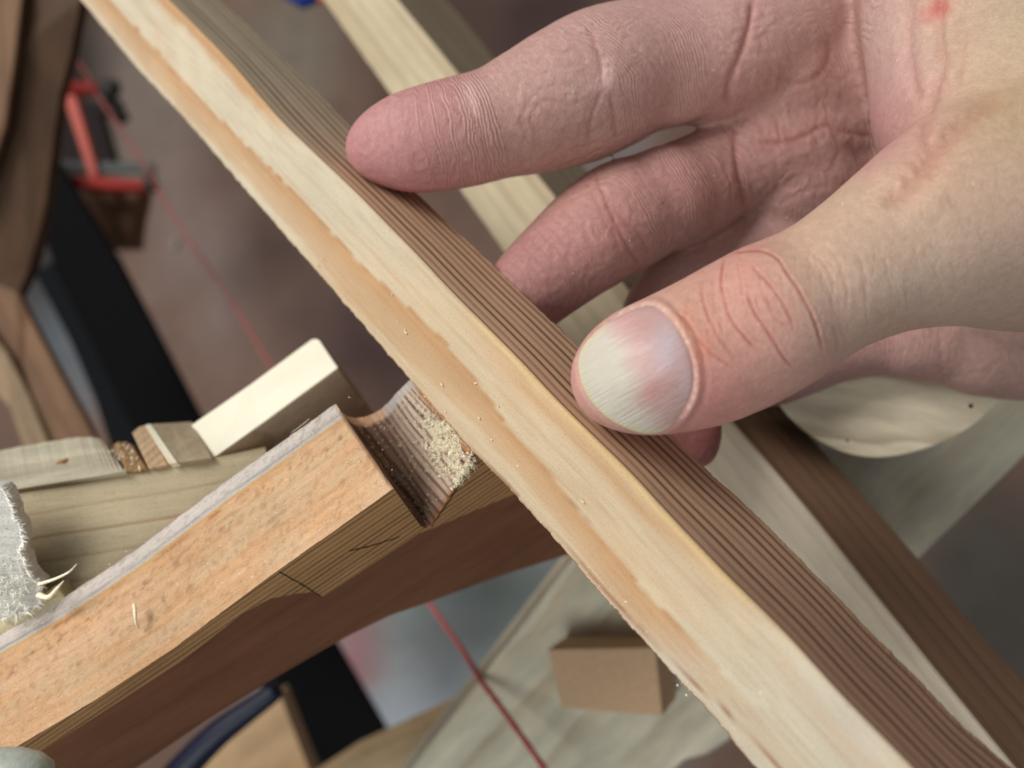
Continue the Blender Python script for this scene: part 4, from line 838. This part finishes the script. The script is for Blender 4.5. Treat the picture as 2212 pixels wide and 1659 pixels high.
# skin colour : tones blended by position, redder in the creases
ctl = [(780, 300, 60, (208, 132, 134), 1), (900, 330, 90, (206, 126, 128), 1), (860, 250, 50, (216, 150, 144), 1), (1000, 300, 60, (204, 140, 132), 1), (1120, 280, 80, (200, 146, 134), 1), (1100, 200, 60, (214, 158, 146), 1), (1200, 330, 60, (196, 142, 126), 1), (1280, 120, 60, (212, 158, 148), 1), (1320, 230, 60, (204, 160, 150), 1), (1480, 60, 110, (220, 164, 156), 1), (1450, 200, 90, (204, 150, 140), 1), (1560, 120, 70, (216, 160, 154), 1),
 (1150, 620, 80, (196, 128, 122), 1), (1300, 440, 80, (206, 140, 128), 1), (1250, 560, 80, (200, 132, 126), 1), (1480, 400, 90, (204, 142, 134), 1), (1520, 480, 80, (200, 136, 126), 1), (1500, 560, 60, (220, 184, 172), 1), (1620, 470, 40, (208, 168, 156), 1), (1500, 960, 80, (176, 92, 84), 1),
 (1720, 140, 80, (206, 150, 134), 1), (1680, 60, 60, (214, 162, 154), 1), (1680, 240, 80, (204, 146, 134), 1), (1850, 200, 80, (198, 140, 128), 1), (1700, 420, 100, (202, 146, 136), 1), (1850, 350, 80, (188, 146, 134), 1), (1800, 470, 80, (196, 140, 136), 1), (1900, 760, 90, (196, 142, 134), 1), (2120, 790, 90, (208, 160, 146), 1), (1400, 620, 60, (214, 150, 140), 1)]
ctlF = [(1350, 900, 60, (222, 160, 146), 1), (1270, 760, 50, (220, 158, 146), 1), (1400, 650, 50, (224, 168, 146), 1), (1500, 720, 50, (218, 160, 134), 1), (1520, 860, 70, (216, 140, 130), 1), (1640, 820, 70, (218, 158, 140), 1), (1650, 650, 60, (222, 160, 142), 1), (1750, 780, 70, (214, 164, 146), 1), (1780, 560, 60, (224, 182, 150), 1), (1850, 640, 80, (212, 180, 160), 1), (1950, 480, 80, (222, 184, 152), 1), (2050, 560, 100, (206, 178, 156), 1), (2000, 360, 60, (220, 172, 138), 1), (2160, 400, 90, (214, 178, 150), 1), (2180, 650, 90, (196, 160, 138), 1), (1900, 730, 60, (204, 158, 134), 1),
 (1920, 80, 50, (216, 174, 162), 1), (1920, 300, 50, (216, 156, 154), 1), (1960, 180, 50, (212, 164, 154), 1), (2050, 80, 60, (214, 176, 150), 1), (2140, 120, 70, (206, 174, 142), 1), (2200, 40, 60, (204, 176, 142), 1), (2040, 250, 50, (224, 178, 156), 1), (2150, 250, 60, (208, 176, 128), 1)]
def shep(lst):
    a = np.zeros((nv, 3)); w = np.full(nv, 1e-9); xx, yy = np.clip(hx, 600, 2300), np.clip(hy, -50, 1100)
    for x, y, r, c, g in lst:
        q = np.exp(-((xx-x)**2+(yy-y)**2)/(2*(r*1.0)**2))+1e-6/(((xx-x)**2+(yy-y)**2)/1e4+.05); a += q[:, None]*lin(c); w += q
    return a/w[:, None]
fr_ = ((own == names.index('thumb')) | ((hd < 15.4) & (hx > 1860)) | (own == names.index('wrist')))[:, None]
colr = np.where(fr_, shep(ctlF), shep(ctl)); gm = colr.mean(1)[:, None]; colr = gm+(colr-gm)*np.where(fr_, .84, .70); colr = colr*np.array([1.02, 1.0, 1.0]); colr = colr*np.where(fr_, np.array([[.93, .96, .96]]), np.array([[.93, .93, .90]])); colr = laplace(colr, Q4, 12)
mot = fbm(V[:, 0]*1.1, V[:, 1]*1.1, V[:, 2]*1.1, 3)[:, None]; mot2 = fbm(V[:, 0]*4, V[:, 1]*4, V[:, 2]*4, 6)[:, None]
colr = colr*(1+.09*mot*np.array([.5, 1.1, 1.0])+.06*mot2)
red = np.clip(red, 0, 1)[:, None]; colr = colr*(1-.72*red*np.array([.45, 1, 1]))
# pale flexion bands, the small red spot and a rim of dry cuticle skin
def blob(x, y, rx, ry, a, c, s, m=1.0):
    global colr
    u = ((hx-x)*math.cos(math.radians(a))+(hy-y)*math.sin(math.radians(a)))/rx; v = (-(hx-x)*math.sin(math.radians(a))+(hy-y)*math.cos(math.radians(a)))/ry
    k_ = (np.exp(-(u*u+v*v)**1.3)*s*m)[:, None]; colr = colr*(1-k_)+lin(c)*k_
blob(1016, 215, 14, 40, -12, (232, 190, 182), .55, face); blob(1312, 160, 14, 34, 5, (236, 206, 200), .7, face); blob(1390, 335, 14, 20, 0, (234, 200, 188), .0, face)
blob(2032, 12, 24, 22, 0, (190, 80, 76), .6, face); blob(2012, 30, 34, 20, -20, (206, 110, 104), .5, face); blob(1300, 175, 22, 60, 20, (230, 190, 182), .3, face)
blob(1610, 600, 40, 45, 0, (222, 154, 132), .25, mk); blob(1480, 700, 22, 40, 20, (206, 134, 106), .35, mk); blob(1514, 760, 22, 60, 20, (216, 130, 110), .3, mk); blob(1345, 905, 30, 12, 30, (216, 120, 112), .0, mk)
rim = (np.exp(-((sN-3.5)/3.5)**2)*mk*(.25+.75*ss(noise(hx/5, hy/5, 0, 3), -.1, .5))*(.3+.7*prox))[:, None]; colr = colr*(1-rim*.7)+lin((240, 226, 212))*rim*.7
# coordinate along each finger, for the ridges
amt = np.where(own == names.index('index'), .55+.45*ss(axc, 1.0, 1.9)*(1-ss(axc, 4.0, 4.6)), np.where(own == names.index('middle'), .8, np.where(fr_[:, 0], 0.0, .55)))*(hd > 13.8)
amt = laplace(amt[:, None]*1.0, Q4, 6)[:, 0]
rc_ = axc+.10*fbm(V[:, 0]*1.2, V[:, 1]*1.2, V[:, 2]*1.2, 71)*2+.25*((hy-300)/200)**2*(own == names.index('index'))
skin = NT('skin'); t = skin; gp = t.attr('gp').outputs['Vector']
c = t.mix(1.0, t.attr('Col').outputs['Color'], t.ramp(t.noise(gp, 9, 4, .6), [(.3, (.90, .86, .86)), (.7, (1.06, 1.06, 1.06))]), 'MULTIPLY')
c = t.mix(1.0, c, t.ramp(t.noise(gp, 45, 2, .6), [(.3, (.94, .92, .92)), (.7, (1.04, 1.04, 1.04))]), 'MULTIPLY')
t.l(c, t.b.inputs['Base Color'])
t.b.inputs['Subsurface Weight'].default_value = .22; t.b.inputs['Subsurface Radius'].default_value = (1, .35, .18); t.b.inputs['Subsurface Scale'].default_value = .003
t.b.inputs['Roughness'].default_value = .52; t.b.inputs['Specular IOR Level'].default_value = .34
wv = t.math('SINE', t.math('MULTIPLY', t.attr('rc').outputs['Fac'], 2*math.pi/.068)); ridge = t.math('MULTIPLY', wv, t.attr('ra').outputs['Fac'])
vo = t.n('ShaderNodeTexVoronoi', feature='DISTANCE_TO_EDGE'); vo.inputs['Scale'].default_value = 14; t.l(gp, vo.inputs['Vector'])
cell = t.math('MULTIPLY', t.math('MINIMUM', vo.outputs['Distance'], .12), 5.0)
hh = t.math('ADD', t.math('MULTIPLY', ridge, .7), t.math('ADD', t.math('MULTIPLY', cell, .5), t.math('MULTIPLY', t.noise(gp, 20, 4, .6), .7)))
t.bump(hh, .32, .0006)
HAND = mesh('hand', V2, Q4, skin.m, gp=V, col=np.clip(colr, 0, 1), extra={'rc': rc_, 'ra': amt})
tag(HAND, 'bare hand with a pale thumbnail, thumb and index finger holding the sharp striped stick', 'person'); HAND.name = 'person'

# thumb nail : its own curved plate
idx = np.where((sN < -6) & (mk > .5) & inN)[0]
qx = (hx[idx]-1375)/100; qy = (hy[idx]-800)/100; A_ = np.stack([np.ones_like(qx), qx, qy, qx*qx, qx*qy, qy*qy], 1); cf = np.linalg.lstsq(A_, hd[idx], rcond=None)[0]
def nd(x, y): a, b = (x-1375)/100, (y-800)/100; return cf[0]+cf[1]*a+cf[2]*b+cf[3]*a*a+cf[4]*a*b+cf[5]*b*b
cN = NOc.mean(0); rings = np.concatenate([np.linspace(0, .9, 26)[1:], [.94, .97, .99, 1.0]]); nv_ = len(NOc); NV = [P(*cN, nd(*cN)-.03)]; nc = []; xy = [cN]
for s_ in rings:
    for q in NOc:
        x, y = cN+(q-cN)*s_; xy.append((x, y)); NV.append(P(x, y, nd(x, y)-.030+.022*max(0, (s_-.93)/.07)**2))
NF = [[0, 1+(j+1) % nv_, 1+j] for j in range(nv_)]
for i in range(len(rings)-1):
    for j in range(nv_): k_ = (j+1) % nv_; NF.append([1+i*nv_+j, 1+i*nv_+k_, 1+(i+1)*nv_+k_, 1+(i+1)*nv_+j])
xy = np.array(xy); X_, Y_ = xy[:, 0], xy[:, 1]
ux, uy = nrm([.86, -.50]); al = (X_-cN[0])*ux+(Y_-cN[1])*uy; ac = -(X_-cN[0])*uy+(Y_-cN[1])*ux        # al: towards the cuticle, ac: across (down)
st = fbm(ac/5, al/90, 0, 3); ncol = np.ones((len(xy), 3))*lin((206, 164, 158))
fe = -4-.10*ac+16*st+6*np.sin(ac/16)                                                          # edge of the loose white part
k_ = (1-ss(al, fe-42, fe+26))[:, None]; ncol = ncol*(1-k_)+lin((214, 204, 188))*k_
k_ = (np.exp(-(((al-5)/50)**2+((ac-52)/26)**2))*.55*(1+.3*st))[:, None]; ncol = ncol*(1-k_)+lin((190, 120, 118))*k_
k_ = (np.exp(-(((X_-1440)/34)**2+((Y_-745)/60)**2))*.55)[:, None]; ncol = ncol*(1-k_)+lin((210, 200, 210))*k_
k_ = (np.exp(-(((X_-1482)/16)**2+((Y_-825)/40)**2))*.6)[:, None]; ncol = ncol*(1-k_)+lin((212, 188, 190))*k_
k_ = (np.exp(-(((X_-1365)/50)**2+((Y_-705)/24)**2))*.5)[:, None]; ncol = ncol*(1-k_)+lin((206, 156, 150))*k_
dE = np.full(len(xy), 1e9)
for q in NOc: dE = np.minimum(dE, np.hypot(X_-q[0], Y_-q[1]))
k_ = ((1-ss(dE, 2, 12))*(1-ss(al, -30, 20))*.7)[:, None]; ncol = ncol*(1-k_)+lin((226, 212, 168))*k_
ncol = ncol*(1+.05*st[:, None])
t = NT('nail'); gp = t.attr('gp').outputs['Vector']; t.l(t.attr('Col').outputs['Color'], t.b.inputs['Base Color']); t.b.inputs['Roughness'].default_value = .36; t.b.inputs['Specular IOR Level'].default_value = .5; t.b.inputs['Coat Weight'].default_value = .12; t.b.inputs['Coat Roughness'].default_value = .22
t.b.inputs['Subsurface Weight'].default_value = .15; t.b.inputs['Subsurface Scale'].default_value = .002
t.bump(t.noise(t.mapv(gp, (.012, .25, 1)), 1, 3, .6), .5, .0008)
NA = mesh('thumb_nail', NV, NF, t.m, HAND, gp=np.stack([al, ac, 0*al], 1), col=ncol)
so = NA.modifiers.new('t', 'SOLIDIFY'); so.thickness = .00045; so.offset = -1
# make sure the plate faces the lens
if NA.data.polygons[0].normal.z < 0: NA.data.flip_normals()
# dust specks caught on the skin
gs = []
for x, y in [(1610, 405), (1594, 400), (1615, 303), (1618, 330), (1543, 380), (1502, 405), (1485, 440), (1220, 65), (1240, 200), (1228, 180), (1460, 940), (1448, 948), (1560, 788), (1640, 700), (2000, 100), (1300, 500), (1240, 590), (1360, 520), (1540, 150), (1465, 70), (1700, 470), (1820, 440), (1850, 120), (1530, 240), (776, 252), (1640, 450), (1665, 520), (1940, 130)]:
    r = Vector(P(x, y, 1.0)); hit = bvh.ray_cast(Vector((0, 0, 0)), r)
    if hit[0] is None: continue
    q = np.array(hit[0])-nrm(r)*.0; q = q+np.array(hit[1])*(.012 if hit[1].dot(r) < 0 else -.012)
    gs.append(fibre(q, RNG.normal(size=3), RNG.uniform(.015, .05), RNG.uniform(.006, .013), 1, 4))
mesh('dust_specks', *join_geo(gs), M['dustw'], HAND)['kind'] = 'stuff'
